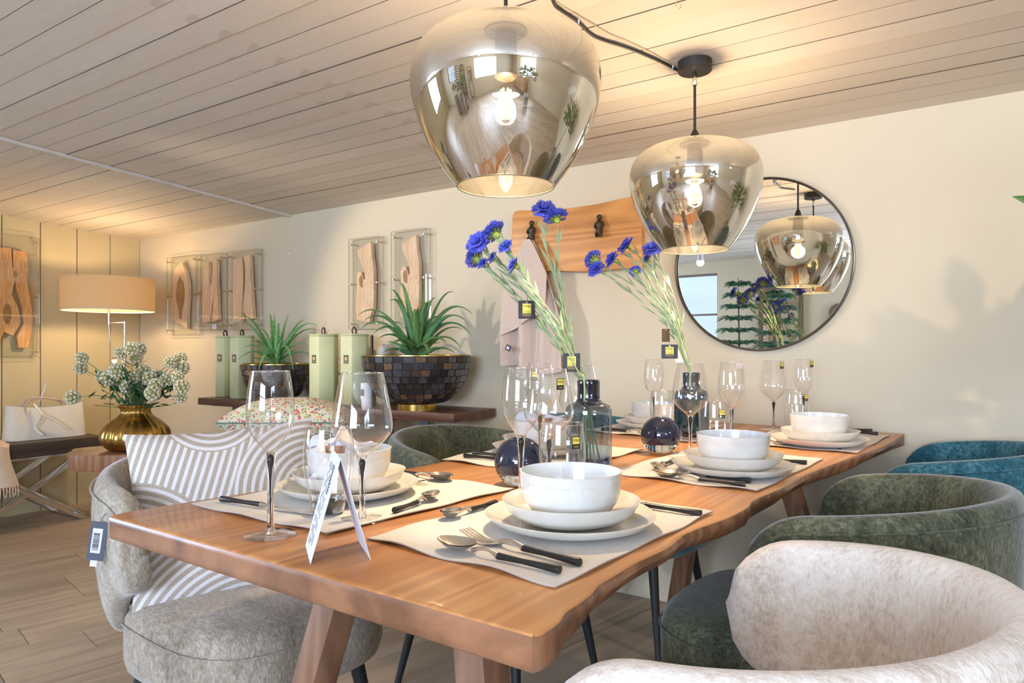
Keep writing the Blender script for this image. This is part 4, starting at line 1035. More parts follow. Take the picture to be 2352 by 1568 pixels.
heads = [(188, 822), (185, 845), (166, 912), (278, 810), (301, 801), (318, 802), (313, 823), (236, 865), (268, 851), (272, 888), (291, 905-18), (248, 868), (305, 868), (330, 852), (345, 870), (362, 862), (357, 884), (350, 902), (390, 832), (413, 823), (418, 844), (408, 866), (382, 872), (417, 888), (415, 912), (325, 890)]
ORD = ['leftmost', 'second from left', 'third from left'] + ['%s from left' % x for x in 'fourth fifth sixth seventh eighth ninth tenth eleventh twelfth thirteenth'.split()]
ORD = ORD+[x.replace('left', 'right') for x in reversed(ORD)]
lx = sorted(heads)
for i, (u, v) in enumerate(heads):
    dy = rng.uniform(-.14, .12) if 200 < u < 400 else rng.uniform(-.05, .08)
    st = thing('dried_scabiosa', 'dried scabiosa stem with papery round head in gold vase, head '+ORD[lx.index((u, v))], 'flower', (vp.x, vp.y, ZS), 0, 'dried scabiosa stems in the gold vase')
    q = P(u, v, 3.22+dy)-Vector((vp.x, vp.y, ZS)); b = Vector((q.x*.12, dy*.12, HV-.03)); n_ = Vector((q.x*.25, dy*.25, HV+.02))
    cen = [tuple(b), tuple(n_), tuple(n_.lerp(q, .5)+Vector((q.x*-.05, 0, .015))), tuple(q)]
    MB().tube(subdiv(cen, 4), .0018, 5).ob('stem', m_stem, st)
    link('flower_head', hm[i % 3], None, st, loc=q, rot=(rng.uniform(-1, 1), rng.uniform(-1, 1), rng.uniform(0, 6)))
    mb = MB()
    for k in range(7):
        f_ = .18+.55*rng.random(); p = n_.lerp(q, f_); a = rng.uniform(0, 6.3); h = Vector((math.cos(a), math.sin(a), rng.uniform(.1, .9))).normalized(); L = rng.uniform(.03, .07); sd = h.cross(Vector((0, 0, 1))).normalized()*L*.14
        mb.add([p, p+h*L*.4+sd, p+h*L, p+h*L*.4-sd], [(0, 1, 2, 3), (3, 2, 1, 0)])
    mb.ob('leaves', m_lf, st, smooth=0)
gb = thing('leafy_filler', 'low bushy green filler foliage in the mouth of the gold vase', 'foliage', (vp.x, vp.y, ZS+HV-.02)); mb = MB()
for k in range(150):
    a = rng.uniform(0, 2*PI); e = rng.uniform(.05, 1.25); R_ = rng.uniform(.04, .20); h = Vector((math.cos(a)*math.cos(e), math.sin(a)*math.cos(e)*.8, math.sin(e)*.85)); p = h*R_; L = rng.uniform(.03, .06)
    h2 = (h+Vector((rng.uniform(-.6, .6), rng.uniform(-.6, .6), rng.uniform(-.3, .6)))).normalized(); sd = h2.cross(Vector((.2, .3, 1))).normalized()*L*.2
    mb.add([p, p+h2*L*.5+sd, p+h2*L, p+h2*L*.5-sd], [(0, 1, 2, 3), (3, 2, 1, 0)])
    if k % 5 == 0: mb.tube([(0, 0, 0), tuple(p)], .0014, 4)
o = mb.ob('leaves', m_lf, gb, smooth=0); o['kind'] = 'stuff'
# ================================================================ place settings
# ---- meshes shared by the copies
def lathe_pair(outer, inner, n=72, mod=None, mats=None, nm='body'):
    mb = MB(); mb.lathe(outer, n, mod=mod, cap0=True); mb.lathe([outer[-1]]+inner, n, mod=mod, mi=1); 
    mb.add([], [])
    k = len(mb.v)-n; mb.f.append(tuple(range(k, k+n))); mb.m.append(1)
    me = mb.mesh(nm, mats, smooth=60); return me
wav = lambda t_, z: 1+.012*math.sin(3*t_+.6)+.008*math.sin(5*t_+2)
def glaze(name, c, c2, z0=None):
    t = NT(name); v = t.coord(); f = t.noise(v, 26, 3)
    col = t.ramp(f, [(.3, lin(c)), (.7, lin(c2))])
    if z0:   # speckled darker band under the rim
        tc = t.node('ShaderNodeTexCoord'); sx = t.node('ShaderNodeSeparateXYZ'); t.con(tc.outputs['Object'], sx.inputs[0])
        z = t.math('ADD', sx.outputs[2], t.math('MULTIPLY', t.noise(t.coord((1, 1, .3)), 90, 2), .010)); b = t.math('LESS_THAN', t.math('ABSOLUTE', t.math('SUBTRACT', z, z0)), .0016)
        col = t.mix(t.math('MULTIPLY', t.math('MULTIPLY', b, t.math('GREATER_THAN', t.noise(t.coord((1, 1, .25)), 150, 1), .5)), .4), col, lin((196, 190, 180)))
    t.con(col, t.b.inputs['Base Color']); t.set(t.b, Roughness=.14); t.b.inputs['Coat Weight'].default_value = .3; return t.mat
g_out = glaze('cream_glaze', (208, 204, 196), (220, 216, 209), .066); g_in = glaze('cool_white_glaze', (202, 208, 214), (218, 222, 226))
g_plate = glaze('plate_glaze', (206, 201, 190), (218, 213, 204))
RP, RQ, RBW = .138, .1115, .083
plate_me = lathe_pair([(.080, 0), (.084, .0015), (.10, .004), (.125, .012), (RP-.0015, .0225), (RP, .0245)], [(RP-.003, .0248), (.123, .0155), (.10, .0085), (.085, .0068), (.04, .006)], mod=wav, mats=[g_plate, g_plate], nm='plate')
soup_me = lathe_pair([(.056, 0), (.062, .0015), (.085, .009), (.102, .022), (RQ-.0015, .037), (RQ, .0395)], [(RQ-.003, .0396), (.099, .026), (.082, .0135), (.06, .0068), (.03, .006)], mod=wav, mats=[g_plate, g_plate], nm='deep_plate')
bowl_me = lathe_pair([(.040, 0), (.047, .001), (.062, .010), (.075, .028), (.0815, .050), (RBW-.0005, .0735), (RBW, .0765)], [(RBW-.003, .0768), (.078, .050), (.071, .029), (.057, .013), (.035, .007), (.02, .0062)], n=80, mats=[g_out, g_in], nm='bowl')
def cutlery_handle(mb, x0, L):
    mb.lathe([(0, 0), (.0054, .0004), (.0060, .003), (.0044, L*.35), (.0037, L*.6), (.0047, L*.93), (.0050, L), (0, L)], 14, M=Matrix.Translation((x0, 0, .0068)) @ Matrix.Rotation(PI/2, 4, 'Y'))
def hump(x, L0, L1): k = (x-L0)/(L1-L0); return .0068+.007*math.sin(PI*min(1, max(0, k)))
def spoon_meshes(Lh=.100, Ln=.045, Lb=.066, wb=.042):
    h = MB(); cutlery_handle(h, 0, Lh); n = MB()
    n.tube([(Lh+k*Ln/6, 0, .0068+.006*math.sin(PI*k/6)) for k in range(7)], [.0052, .0034, .0028, .0026, .0026, .0030, .0034], 10)
    b = MB(); nu, nv = 20, 10; x0 = Lh+Ln-.003
    def fn(sgn):
        def f(u, v):
            a = 2*PI*u; r = v; egg = 1-.16*math.cos(a); x = x0+Lb/2+Lb/2*r*math.cos(a); y = wb/2*r*math.sin(a)*egg; z = .0016+.0125*r*r*(1 if sgn > 0 else 1)+(.0012 if sgn > 0 else 0)
            z += .002*(1+math.cos(a))*r*r*.4
            return Vector((x, y, z))
        return f
    b.grid(nu+4, nv, fn(1), closeu=True); b.grid(nu+4, nv, fn(-1), closeu=True)
    return [('handle', h.mesh('handle', m_black)), ('neck', n.mesh('neck', m_steel)), ('spoon_bowl', b.mesh('spoon_bowl', m_steel, smooth=80, recalc=False))]
def fork_meshes(Lh=.100, Ln=.045):
    h = MB(); cutlery_handle(h, 0, Lh); n = MB()
    n.tube([(Lh+k*Ln/6, 0, .0068+.006*math.sin(PI*k/6)) for k in range(7)], [.0052, .0034, .0028, .0026, .0026, .0034, .0044], 10)
    t = MB(); x0 = Lh+Ln-.002
    def fz(x): k = (x-x0)/.078; return .0060-.0045*math.sin(PI*min(1, k*1.15))+.013*max(0, k-.45)**1.4
    sec = [(x0, .005), (x0+.008, .010), (x0+.018, .0125), (x0+.028, .0125)]; vs = []; fs = []
    for x, hw in sec:
        for y, dz in ((-hw, 0), (hw, 0), (hw, .0018), (-hw, .0018)): vs.append((x, y, fz(x)+dz))
    for i in range(3):
        for j in range(4): fs.append((i*4+j, i*4+(j+1) % 4, (i+1)*4+(j+1) % 4, (i+1)*4+j))
    fs += [(3, 2, 1, 0), (12, 13, 14, 15)]; t.add(vs, fs)
    for c in (-.0105, -.0035, .0035, .0105):
        vs = []; fs = []; K = 8
        for i in range(K+1):
            x = x0+.028+.050*i/K; hw = .0020*(1-.55*i/K)
            for y, dz in ((-hw, 0), (hw, 0), (hw, .0018), (-hw, .0018)): vs.append((x, c*(1-.06*i/K)+y, fz(x)+dz))
        for i in range(K):
            for j in range(4): fs.append((i*4+j, i*4+(j+1) % 4, (i+1)*4+(j+1) % 4, (i+1)*4+j))
        fs += [(3, 2, 1, 0), (K*4, K*4+1, K*4+2, K*4+3)]; t.add(vs, fs)
    return [('handle', h.mesh('handle', m_black)), ('neck', n.mesh('neck', m_steel)), ('tines', t.mesh('tines', m_steel, smooth=40))]
def knife_meshes(Lh=.105):
    h = MB(); cutlery_handle(h, 0, Lh); n = MB().tube([(Lh, 0, .0068), (Lh+.008, 0, .0068), (Lh+.016, 0, .0060)], [.0056, .0044, .003], 10)
    b = MB(); vs = []; fs = []; K = 12
    for i in range(K+1):
        k = i/K; x = Lh+.014+.115*k; w_ = .0075*math.sin(min(1, k*5)*PI/2)*(1-max(0, k-.72)**2*9); th = .0013*(1-.5*k)
        w_ = max(w_, .0006)
        for y, z in ((-w_*.6, 0), (w_*1.1, 0), (w_*1.1, th), (-w_*.6, th)): vs.append((x, y, .0055-.003*k+z))
    for i in range(K):
        for j in range(4): fs.append((i*4+j, i*4+(j+1) % 4, (i+1)*4+(j+1) % 4, (i+1)*4+j))
    fs += [(3, 2, 1, 0), (K*4, K*4+1, K*4+2, K*4+3)]; b.add(vs, fs)
    return [('handle', h.mesh('handle', m_black)), ('collar', n.mesh('collar', m_steel)), ('blade', b.mesh('blade', m_steel, smooth=30))]
KIT = {'spoon': spoon_meshes(), 'fork': fork_meshes(), 'knife': knife_meshes(), 'teaspoon': spoon_meshes(.072, .028, .046, .030)}
ZM = TT+.0032       # top of a mat
def cutlery(kind, butt, to, label, z=ZM, group=None):
    """butt end and a point towards the tip, both on the table"""
    b = Vector((butt[0], butt[1], z)); d = Vector((to[0]-butt[0], to[1]-butt[1])); a = math.atan2(d.y, d.x)
    t = thing(kind, label, 'cutlery', b, a, group)
    for nm, me in KIT[kind]: link(nm, me, None, t)
    return t
m_mat = flat('oatmeal_linen_mat', (222, 215, 207), .95, var=.04, scale=220, bump=.6)
m_hem = flat('greyish_hem_thread', (160, 142, 132), .95)
def mat_(Pn, Qn, Rn, label, wave=.0025):
    """three corners: far-outer P, near Q, next R; the fourth follows"""
    Pn, Qn, Rn = [Vector((p[0], p[1], 0)) for p in (Pn, Qn, Rn)]; Sn = Pn+Rn-Qn; c = (Pn+Rn)/2
    t = thing('placemat', label, 'placemat', (c.x, c.y, TT), 0, 'linen placemats on the dining table')
    rp = random.Random(int(abs(c.x)*1000)); ph = [rp.uniform(0, 6) for _ in range(4)]
    def fn(u, v):
        p = (Qn*(1-u)+Rn*u)*(1-v)+(Pn*(1-u)+Sn*u)*v-c
        e = min(u, 1-u, v, 1-v); w_ = max(0, 1-e/.09)**1.5
        p += (LDIR*math.sin(v*11+ph[0])*.0025 if min(u, 1-u) < .03 else Vector())+(PDIR*math.sin(u*13+ph[1])*.002 if min(v, 1-v) < .03 else Vector())
        return Vector((p.x, p.y, .0018+wave*w_*(1+math.sin(u*17+ph[2])*math.cos(v*13+ph[3]))))
    sheet(MB(), fn, 50, 36, .0022).ob('cloth', m_mat, t, smooth=60)
    ring = [fn(k/40, 0) for k in range(41)]+[fn(1, k/30) for k in range(1, 31)]+[fn(1-k/40, 1) for k in range(1, 41)]+[fn(0, 1-k/30) for k in range(1, 30)]
    MB().tube([p+Vector((0, 0, -.0002)) for p in ring]+[ring[0]], .0011, 5, caps=False).ob('hem', m_hem, t)
    return t
def crockery(c, tag_, g):
    z = TT+.0036
    p = thing('dinner_plate', 'flat cream dinner plate, '+tag_, 'plate', (c[0], c[1], z), .3+c[0]*5, 'cream dinner plates'); link('plate_body', plate_me, None, p)
    z += .0075; p = thing('deep_plate', 'smaller deep cream plate, '+tag_, 'plate', (c[0], c[1], z), 1.3+c[1]*4, 'cream deep plates'); link('plate_body', soup_me, None, p)
    z += .0078; p = thing('bowl', 'cream stoneware bowl on two plates, '+tag_, 'bowl', (c[0], c[1], z), c[0]*7, 'cream bowls'); link('bowl_body', bowl_me, None, p)
    return z
q = lambda v_: (v_.x, v_.y)
# right side, nearest
NM = {'S1': 'right side nearest the camera', 'S2': 'middle of the right side', 'S3': 'far end of the right side', 'L1': 'left side behind the tent card', 'L2': 'middle of the left side behind the stemware', 'L3': 'far end of the left side'}
mat_(tp(845, 1240), tp(1280, 1352), tp(1640, 1180), 'oatmeal linen placemat, '+NM['S1'])
mat_(tp(440, 1163), tp(752, 1230), tp(1180, 1125), 'oatmeal linen placemat, '+NM['L1'])
Q2 = tp(1740, 1132); R2 = tp(1892, 1057); mat_(Q2-PDIR*.35, Q2, R2, 'oatmeal linen placemat, '+NM['S2'])
Q3 = tp(1967, 1043); R3 = tp(2049, 999); mat_(Q3-PDIR*.35, Q3, R3-LDIR*.04, 'oatmeal linen placemat, '+NM['S3'])
P2 = tp(1013, 1057); mat_(P2, P2+PDIR*.343, P2+PDIR*.343+LDIR*.475, 'oatmeal linen placemat, '+NM['L2'])
c3 = Vector((.527, 2.535, 0)); Q_ = c3+PDIR*.17-LDIR*.235; mat_(Q_-PDIR*.34, Q_, Q_+LDIR*.47, 'oatmeal linen placemat, '+NM['L3'])
crockery((.0950, 1.118), NM['S1'], 'S1'); crockery((.5163, 1.609), NM['S2'], 'S2'); crockery((.931, 2.086), NM['S3'], 'S3')
crockery((-.325, 1.375), NM['L1'], 'L1'); crockery((.085, 1.925), NM['L2'], 'L2'); crockery((.525, 2.546), NM['L3'], 'L3')
def mid(u0, v0, u1, v1): return tp(u0, v0), tp(u1, v1)
IN = -PDIR    # from the right-hand diner towards the table middle
def row(kind, b, label, d=IN, rot=0): 
    dd = Matrix.Rotation(rot, 3, 'Z') @ d; cutlery(kind, b, (b.x+dd.x, b.y+dd.y), label)
row('spoon', tp(1287, 1326, TT), 'steel table spoon with black handle, in front of the nearest plates', rot=.03)
row('fork', tp(1333, 1309), 'steel fork with black handle, lying right beside the nearest spoon', rot=-.075)
row('knife', tp(1611, 1192), 'black-handled knife half under the nearest plates', rot=.0)
b = tp(1140, 1166); cutlery('teaspoon', b, tp(1060, 1188), 'teaspoon with black handle left of the nearest plates')
row('spoon', tp(1712, 1123), 'table spoon in front of the middle right plates', rot=.03)
row('fork', tp(1724, 1114), 'fork lying behind the table spoon of the middle right setting', rot=-.06)
row('knife', tp(1853, 1071), 'black-handled knife behind the middle right plates')
cutlery('teaspoon', tp(1549, 1065), tp(1510, 1080), 'teaspoon left of the middle right plates')
row('fork', tp(1933, 1034), 'fork in front of the far right plates', rot=-.03)
row('knife', tp(2017, 1002), 'outer black-handled knife right of the far right plates')
row('knife', tp(2004, 995), 'inner black-handled knife right of the far right plates', rot=.05)
row('teaspoon', tp(1797, 1008), 'small spoon left of the far right plates')
# left setting behind the card: diner faces right
k0 = tp(508, 1157); k1 = tp(708, 1187); cutlery('knife', k0, k1, 'black-handled knife at the left, pointing behind the tall glass')
cutlery('teaspoon', tp(905, 1185), tp(1000, 1150), 'small black-handled spoon right of the left setting plates')
s1 = tp(1040, 1112); row('spoon', s1-PDIR*.21, 'table spoon behind the plates of the left setting', PDIR)
s1 = tp(985, 1118); row('fork', s1-PDIR*.222, 'fork behind the plates of the left setting', PDIR)
row('spoon', tp(1066, 1054), 'front black-handled spoon left of the dark ball vase', PDIR, .12); row('fork', tp(1086, 1046), 'rear black-handled fork left of the dark ball vase', PDIR, -.02)
b = Vector((.525, 2.546, 0))-LDIR*.185-PDIR*.10; row('spoon', b, 'table spoon in front of the far left plates', PDIR, .05)
b = b-LDIR*.022; row('fork', b, 'fork in front of the far left plates', PDIR)

# napkins in the left-hand bowls
m_nap = flat('white_napkin', (216, 214, 218), .95, var=.03, scale=40)
m_ring = flat('copper_napkin_ring', (186, 142, 120), .28, metal=.8)
def napkin(x, y, rz, label, rlab):
    t = thing('napkin', label, 'napkin', (x, y, TT+.026), rz, 'white napkins in the bowls')
    def fn(u, v):
        a = (u-.5)*2; k = v
        x_ = a*.062*(.35+.65*abs(2*k-1)); z = .008+.090*k*(1-.35*a*a)-.012*math.sin(a*7+k*4)*k; y_ = .035*math.sin(a*5)*(.3+abs(2*k-1))*.8+.012*math.cos(k*7)
        return Vector((x_, y_, z))
    sheet(MB(), fn, 26, 22, .002).ob('cloth', m_nap, t, smooth=25)
    def f2(u, v): a = (u-.5)*2; return Vector((-.015+a*.055*(.45+.55*abs(2*v-1)), -.035+.02*math.cos(a*4), .012+.080*v-.02*abs(a)*v))
    sheet(MB(), f2, 16, 14, .002).ob('fold', m_nap, t, smooth=25)
    r_ = thing('napkin_ring', rlab, 'napkin ring', (x, y, TT+.026), rz, 'napkin rings in the bowls')
    MB().lathe([(.022, .042), (.022, .078), (.0205, .078), (.0205, .042)], 28, close=True, M=Matrix.Translation((-.012, -.026, 0))).ob('band', m_ring, r_)
napkin(-.345, 1.385, .35, 'white folded napkin standing in the bowl behind the tent card', 'copper napkin ring in the bowl behind the tent card')
napkin(.085, 1.93, .6, 'white folded napkin in the bowl behind the tall glasses', 'copper napkin ring in the bowl behind the tall glasses')

# ================================================================ glasses
gA = subdiv([(.0088, .1285), (.0125, .137), (.021, .1475), (.030, .161), (.0352, .178), (.0362, .194), (.0353, .212), (.0328, .236), (.0290, .2566)], 4)
gB = subdiv([(.0088, .105), (.0142, .112), (.026, .121), (.041, .136), (.0505, .149), (.0523, .158), (.0513, .170), (.0465, .200), (.0408, .229), (.0362, .2504)], 4)
gT = subdiv([(.024, .001), (.0275, .006), (.0345, .032), (.0410, .066), (.0440, .095), (.0428, .124), (.0395, .149)], 4)
m_foot = thin_glass('foot_glass', (.975, .975, .98), .05, .9, 2.5)
def stem_me(zb, fr):
    mb = MB(); mb.lathe([(0, .0030), (.0076, .0030), (.0064, .009), (.0052, .020), (.0047, .05), (.0049, zb-.045), (.0060, zb-.022), (.0074, zb-.008), (.0088, zb), (.0092, zb+.003), (.004, zb+.0015), (0, zb+.0025)], 40)
    return mb.mesh('stem', m_sglass, smooth=60)
def core_me(zb): return MB().lathe([(0, .012), (.0004, .014), (.0006, .04), (.0008, zb-.060), (.0011, zb-.042), (.0020, zb-.026), (.0034, zb-.014), (.0038, zb-.008), (.0028, zb-.003), (0, zb-.001)], 18).mesh('dark_core', m_drop, smooth=80)
def rim_me(r, z): return MB().lathe([(r+.0007*math.cos(k*PI/4), z+.0007*math.sin(k*PI/4)) for k in range(8)], 56, close=True).mesh('rim', m_glassrim, smooth=80)
m_glassrim = thin_glass('bright_glass_rim', (.9, .92, .95), .25, .7, 1.5)
foot_me = {k: MB().lathe([(0, .0002), (fr-.0008, .0002), (fr, .0009), (fr-.0008, .0018), (.020, .0034), (.009, .0062), (.0056, .012)], 56).mesh('foot', m_foot, smooth=50) for k, fr in (('A', .040), ('B', .046))}
GM = {'A': (MB().lathe(gA, 64).mesh('bowl', m_glass, smooth=80), stem_me(.1285, .040), core_me(.1285), rim_me(.029, .2566), gA),
      'B': (MB().lathe(gB, 64).mesh('bowl', m_glass, smooth=80), stem_me(.105, .046), core_me(.105), rim_me(.0362, .2504), gB)}
TXT = {}
def txt(body, size, mat, parent, loc, rot=(PI/2, 0, 0), ext=.0001, name='lettering', sx=1):
    c = bpy.data.curves.new(name, 'FONT'); c.body = body; c.size = size; c.extrude = ext; c.align_x = 'CENTER'; c.align_y = 'CENTER'; c.materials.append(mat)
    key = (body, round(size, 5), sx, mat.name)
    if key not in TXT:
        tmp = bpy.data.objects.new(name, c); C.objects.link(tmp); bpy.context.view_layer.update(); me = bpy.data.meshes.new_from_object(tmp.evaluated_get(bpy.context.evaluated_depsgraph_get())); bpy.data.objects.remove(tmp)
        me.transform(Matrix.Diagonal((sx, 1, 1, 1))); TXT[key] = me
    o = bpy.data.objects.new(name, TXT[key]); C.objects.link(o); o.parent = parent; o.location = loc; o.rotation_euler = rot; return o
def sticker(parent, r, z, ang, k=1.0):
    """small yellow and black label on the glass wall, facing outward at angle ang (0 = towards the camera)"""
    o = bpy.data.objects.new('sticker', MB().box(-.0085*k, .0085*k, -.0004, .0004, -.0115*k, .0115*k).mesh('sticker', m_black_card, smooth=0)); C.objects.link(o); o.parent = parent
    o.location = (r*math.sin(ang), -r*math.cos(ang), z); o.rotation_euler = (0, 0, ang)
    MB().box(-.0074*k, .0074*k, -.0007, -.0003, -.0022*k, .0102*k).ob('yellow_panel', m_yellow, o, smooth=0)
    txt('PTMD', .0062*k, m_dkprint, o, (0, -.0009, .0042*k), sx=.78); txt('everyday', .0038*k, m_yellow, o, (0, -.0006, -.0068*k), sx=.75)
    return o
def wineglass(kind, u, Y, label, stk=None, group='wine glasses with a dark drop in the stem', tag_paper=None):
    zb = TT+.0005
    p = P(u, 900, Y); t = thing('wine_glass', label, 'glass', (p.x, p.y, zb), 0, group)
    bm_, sm_, co, ri, pr = GM[kind]
    link('bowl', bm_, None, t); link('rim', ri, None, t); link('foot', foot_me[kind], None, t); s = link('stem', sm_, None, t); link('dark_core', co, None, s)
    H = pr[-1][1]
    yaw = math.atan2(p.x, p.y)
    if stk: 
        a, dz = stk; z = H-dz; r = min(((abs(zz-z), rr) for rr, zz in pr))[1]+.0012; sticker(t, r, z, a-yaw)
    if tag_paper is not None:
        r = pr[-1][0]+.002; a = tag_paper-yaw; MB().box(-.011, .011, -.0005, .0005, -.017, .0, M=Matrix.Translation((r*math.sin(a), -r*math.cos(a), H)) @ Matrix.Rotation(a, 4, 'Z')).ob('paper_label', flat('pinkish_paper_label', (206, 186, 182), .7), t, smooth=0)
    return t
wineglass('A', 621, 1.078, 'tall slim wine glass nearest the camera at the left')
wineglass('B', 832, 1.181, 'wide-bowled wine glass just right of the tent card')
wineglass('A', 1197, 1.285, 'slim wine glass just behind the nearest bowl, left of the sticker glass')
wineglass('A', 1240, 1.72, 'slim wine glass with sticker behind the pair near the dark ball vase', (-.35, .030))
wineglass('B', 1261, 1.44, 'wide wine glass with yellow sticker, behind the nearest bowl', (.55, .030))
wineglass('B', 1331, 1.76, 'wide wine glass partly hidden behind the blue-necked bottle vase')
wineglass('A', 1502, 2.41, 'slim wine glass by the far left bowl, above the small ball vase')
wineglass('B', 1586, 1.93, 'wide wine glass in front of the far dark bottle vase')
wineglass('A', 1680, 1.90, 'slim wine glass with pinkish paper on the rim, below the mirror', tag_paper=.7)
wineglass('B', 1777, 2.50, 'wide wine glass with sticker left of the far right bowl', (.75, .016))
wineglass('A', 1846, 2.45, 'slim wine glass with sticker furthest right, behind the far right bowl', (.9, .016))
tum_b = MB().lathe(gT, 56).mesh('wall', m_glass, smooth=80)
tum_r = rim_me(.0395, .149)
tum_s = MB().lathe([(0, .0005), (.0225, .0005), (.0268, .006), (.0318, .026), (.027, .030), (.012, .024), (0, .022)], 40).mesh('thick_base', m_sglass, smooth=60)
tum_d = MB().lathe([(0, .001), (.006, .003), (.0045, .007), (.0045, .010), (.0085, .014), (.0090, .017), (.006, .0205), (0, .0215)], 18).mesh('dark_drop', m_drop, smooth=80)
def tumbler(u, Y, label, stk=None):
    p = P(u, 900, Y); t = thing('tumbler', label, 'glass', (p.x, p.y, TT+.004), 0, 'water tumblers with a dark drop in the base')
    link('wall', tum_b, None, t); link('rim', tum_r, None, t); b = link('thick_base', tum_s, None, t); link('dark_drop', tum_d, None, b)
    if stk: sticker(t, .0428, stk[1], stk[0]-math.atan2(p.x, p.y))
tumbler(755, 1.212, 'clear tumbler standing behind the tent card')
tumbler(1291, 1.285, 'clear tumbler with yellow sticker directly behind the nearest bowl', (.62, .118))
tumbler(1643, 1.856, 'clear tumbler with sticker behind the middle right bowl', (.40, .118))
tumbler(1829, 2.37, 'clear tumbler with sticker left of the far right bowl', (.8, .125))
tumbler(1523, 2.30, 'clear tumbler in front of the far left bowl')

# ================================================================ vases
def bottle_mat(name, dark):
    t = NT(name); tc = t.node('ShaderNodeTexCoord'); sx = t.node('ShaderNodeSeparateXYZ'); t.con(tc.outputs['Object'], sx.inputs[0]); h = t.math('DIVIDE', sx.outputs[2], .218)
    bd = (.58, .69, .78, 1) if not dark else (.18, .30, .42, 1); bs = (.30, .38, .55, 1) if not dark else (.05, .12, .22, 1)
    col = t.ramp(h, [(0, (.9, .92, .95, 1)), (.07, (.9, .92, .95, 1)), (.09, bs), (.2, bd), (.62, bd), (.70, (.34, .38, .42, 1)), (.76, (.05, .14, .40, 1)), (1, (.02, .08, .24, 1))])
    lw = t.node('ShaderNodeLayerWeight'); lw.inputs['Blend'].default_value = .5
    f = t.math('MULTIPLY_ADD', t.math('POWER', lw.outputs['Facing'], 2.6), .8, .09)
    tr = t.node('ShaderNodeBsdfTransparent'); t.con(col, tr.inputs[0]); gl = t.node('ShaderNodeBsdfGlossy'); gl.inputs['Roughness'].default_value = .01; gl.inputs['Color'].default_value = (.85, .88, .95, 1)
    mx = t.node('ShaderNodeMixShader'); t.con(f, mx.inputs[0]); t.con(tr.outputs[0], mx.inputs[1]); t.con(gl.outputs[0], mx.inputs[2]); t.con(mx.outputs[0], t.out.inputs[0]); return t.mat
bp_ = subdiv([(.050, .0), (.0545, .004), (.055, .012), (.055, .10), (.055, .140), (.0525, .154), (.044, .161), (.033, .166), (.0275, .174), (.0265, .19), (.0270, .214), (.0255, .218)], 4)
def bottle(u, Y, label, dark):
    p = P(u, 900, Y); t = thing('bottle_vase', label, 'vase', (p.x, p.y, TT+.0005), 0, 'blue-necked glass bottle vases')
    MB().lathe(bp_, 64).lathe([(.0245, .217), (.0255, .205), (.0255, .19), (.0262, .174), (.032, .164)], 64).ob('body', bottle_mat('blue_bottle_glass_%d' % dark, dark), t, smooth=80)
    MB().lathe([(0, .0005), (.048, .0005), (.052, .004), (.0525, .014), (.05, .017), (0, .0165)], 56).ob('thick_base', m_sglass, t, smooth=50)
    MB().lathe([(0, .0175), (.0505, .0175), (.0515, .020), (0, .0195)], 48).ob('blue_floor', flat('blue_glass_floor', (32, 44, 84), .08), t, smooth=50)
    return t, p
v1, pv1 = bottle(1352, 1.65, 'clear bottle vase with dark blue neck holding cornflowers, nearest', 0)
v2, pv2 = bottle(1588, 2.20, 'dark blue bottle vase with cornflowers behind a wide wine glass', 1)
def ball(u, Y, label):
    p = P(u, 900, Y); t = thing('ball_vase', label, 'vase', (p.x, p.y, TT+.0005), 0, 'two-tone glass ball vases'); R_ = .0545; zc = .050
    up = [(R_*math.cos(a), zc+R_*math.sin(a)) for a in [(-.42+(1.17+.42)*k/22) for k in range(23)]]
    t_ = NT('ink_blue_glass') if 'ink' not in MC else None
    if t_:
        t_.b.inputs['Base Color'].default_value = lin((22, 32, 64)); t_.set(t_.b, Roughness=.03); t_.b.inputs['Coat Weight'].default_value = 1; t_.b.inputs['Specular IOR Level'].default_value = .9
        e = t_.node('ShaderNodeBsdfTransparent'); e.inputs[0].default_value = (.30, .33, .45, 1); mx = t_.node('ShaderNodeMixShader'); mx.inputs[0].default_value = .42
        t_.con(t_.b.outputs[0], mx.inputs[1]); t_.con(e.outputs[0], mx.inputs[2]); t_.con(mx.outputs[0], t_.out.inputs[0]); MC['ink'] = t_.mat
    MB().lathe(up+[(.016, zc+R_*.93), (.015, zc+R_*.80)], 64).ob('upper_globe', MC['ink'], t, smooth=80)
    lo = [(0, 0), (.020, 0), (.024, .001)]+[(R_*math.cos(a), zc+R_*math.sin(a)) for a in [(-1.08+(1.08-.42)*k/10) for k in range(11)]]+[(.030, zc-R_*.44), (0, zc-R_*.46)]
    MB().lathe(lo, 64).ob('clear_base', solid_glass('pale_amber_glass', (.97, .95, .86)), t, smooth=60)
    MB().lathe([(0, zc-R_*.42), (.036, zc-R_*.40), (.049, zc-R_*.38), (.047, zc-R_*.30), (.030, zc-R_*.33), (0, zc-R_*.34)], 48).ob('dark_well', flat('ink_well', (14, 18, 40), .05), t, smooth=60)
ball(1194, 1.478, 'larger-looking ink blue glass ball vase beside the tall slim glass'); ball(1517, 1.94, 'smaller-looking ink blue glass ball vase behind the middle right bowl')

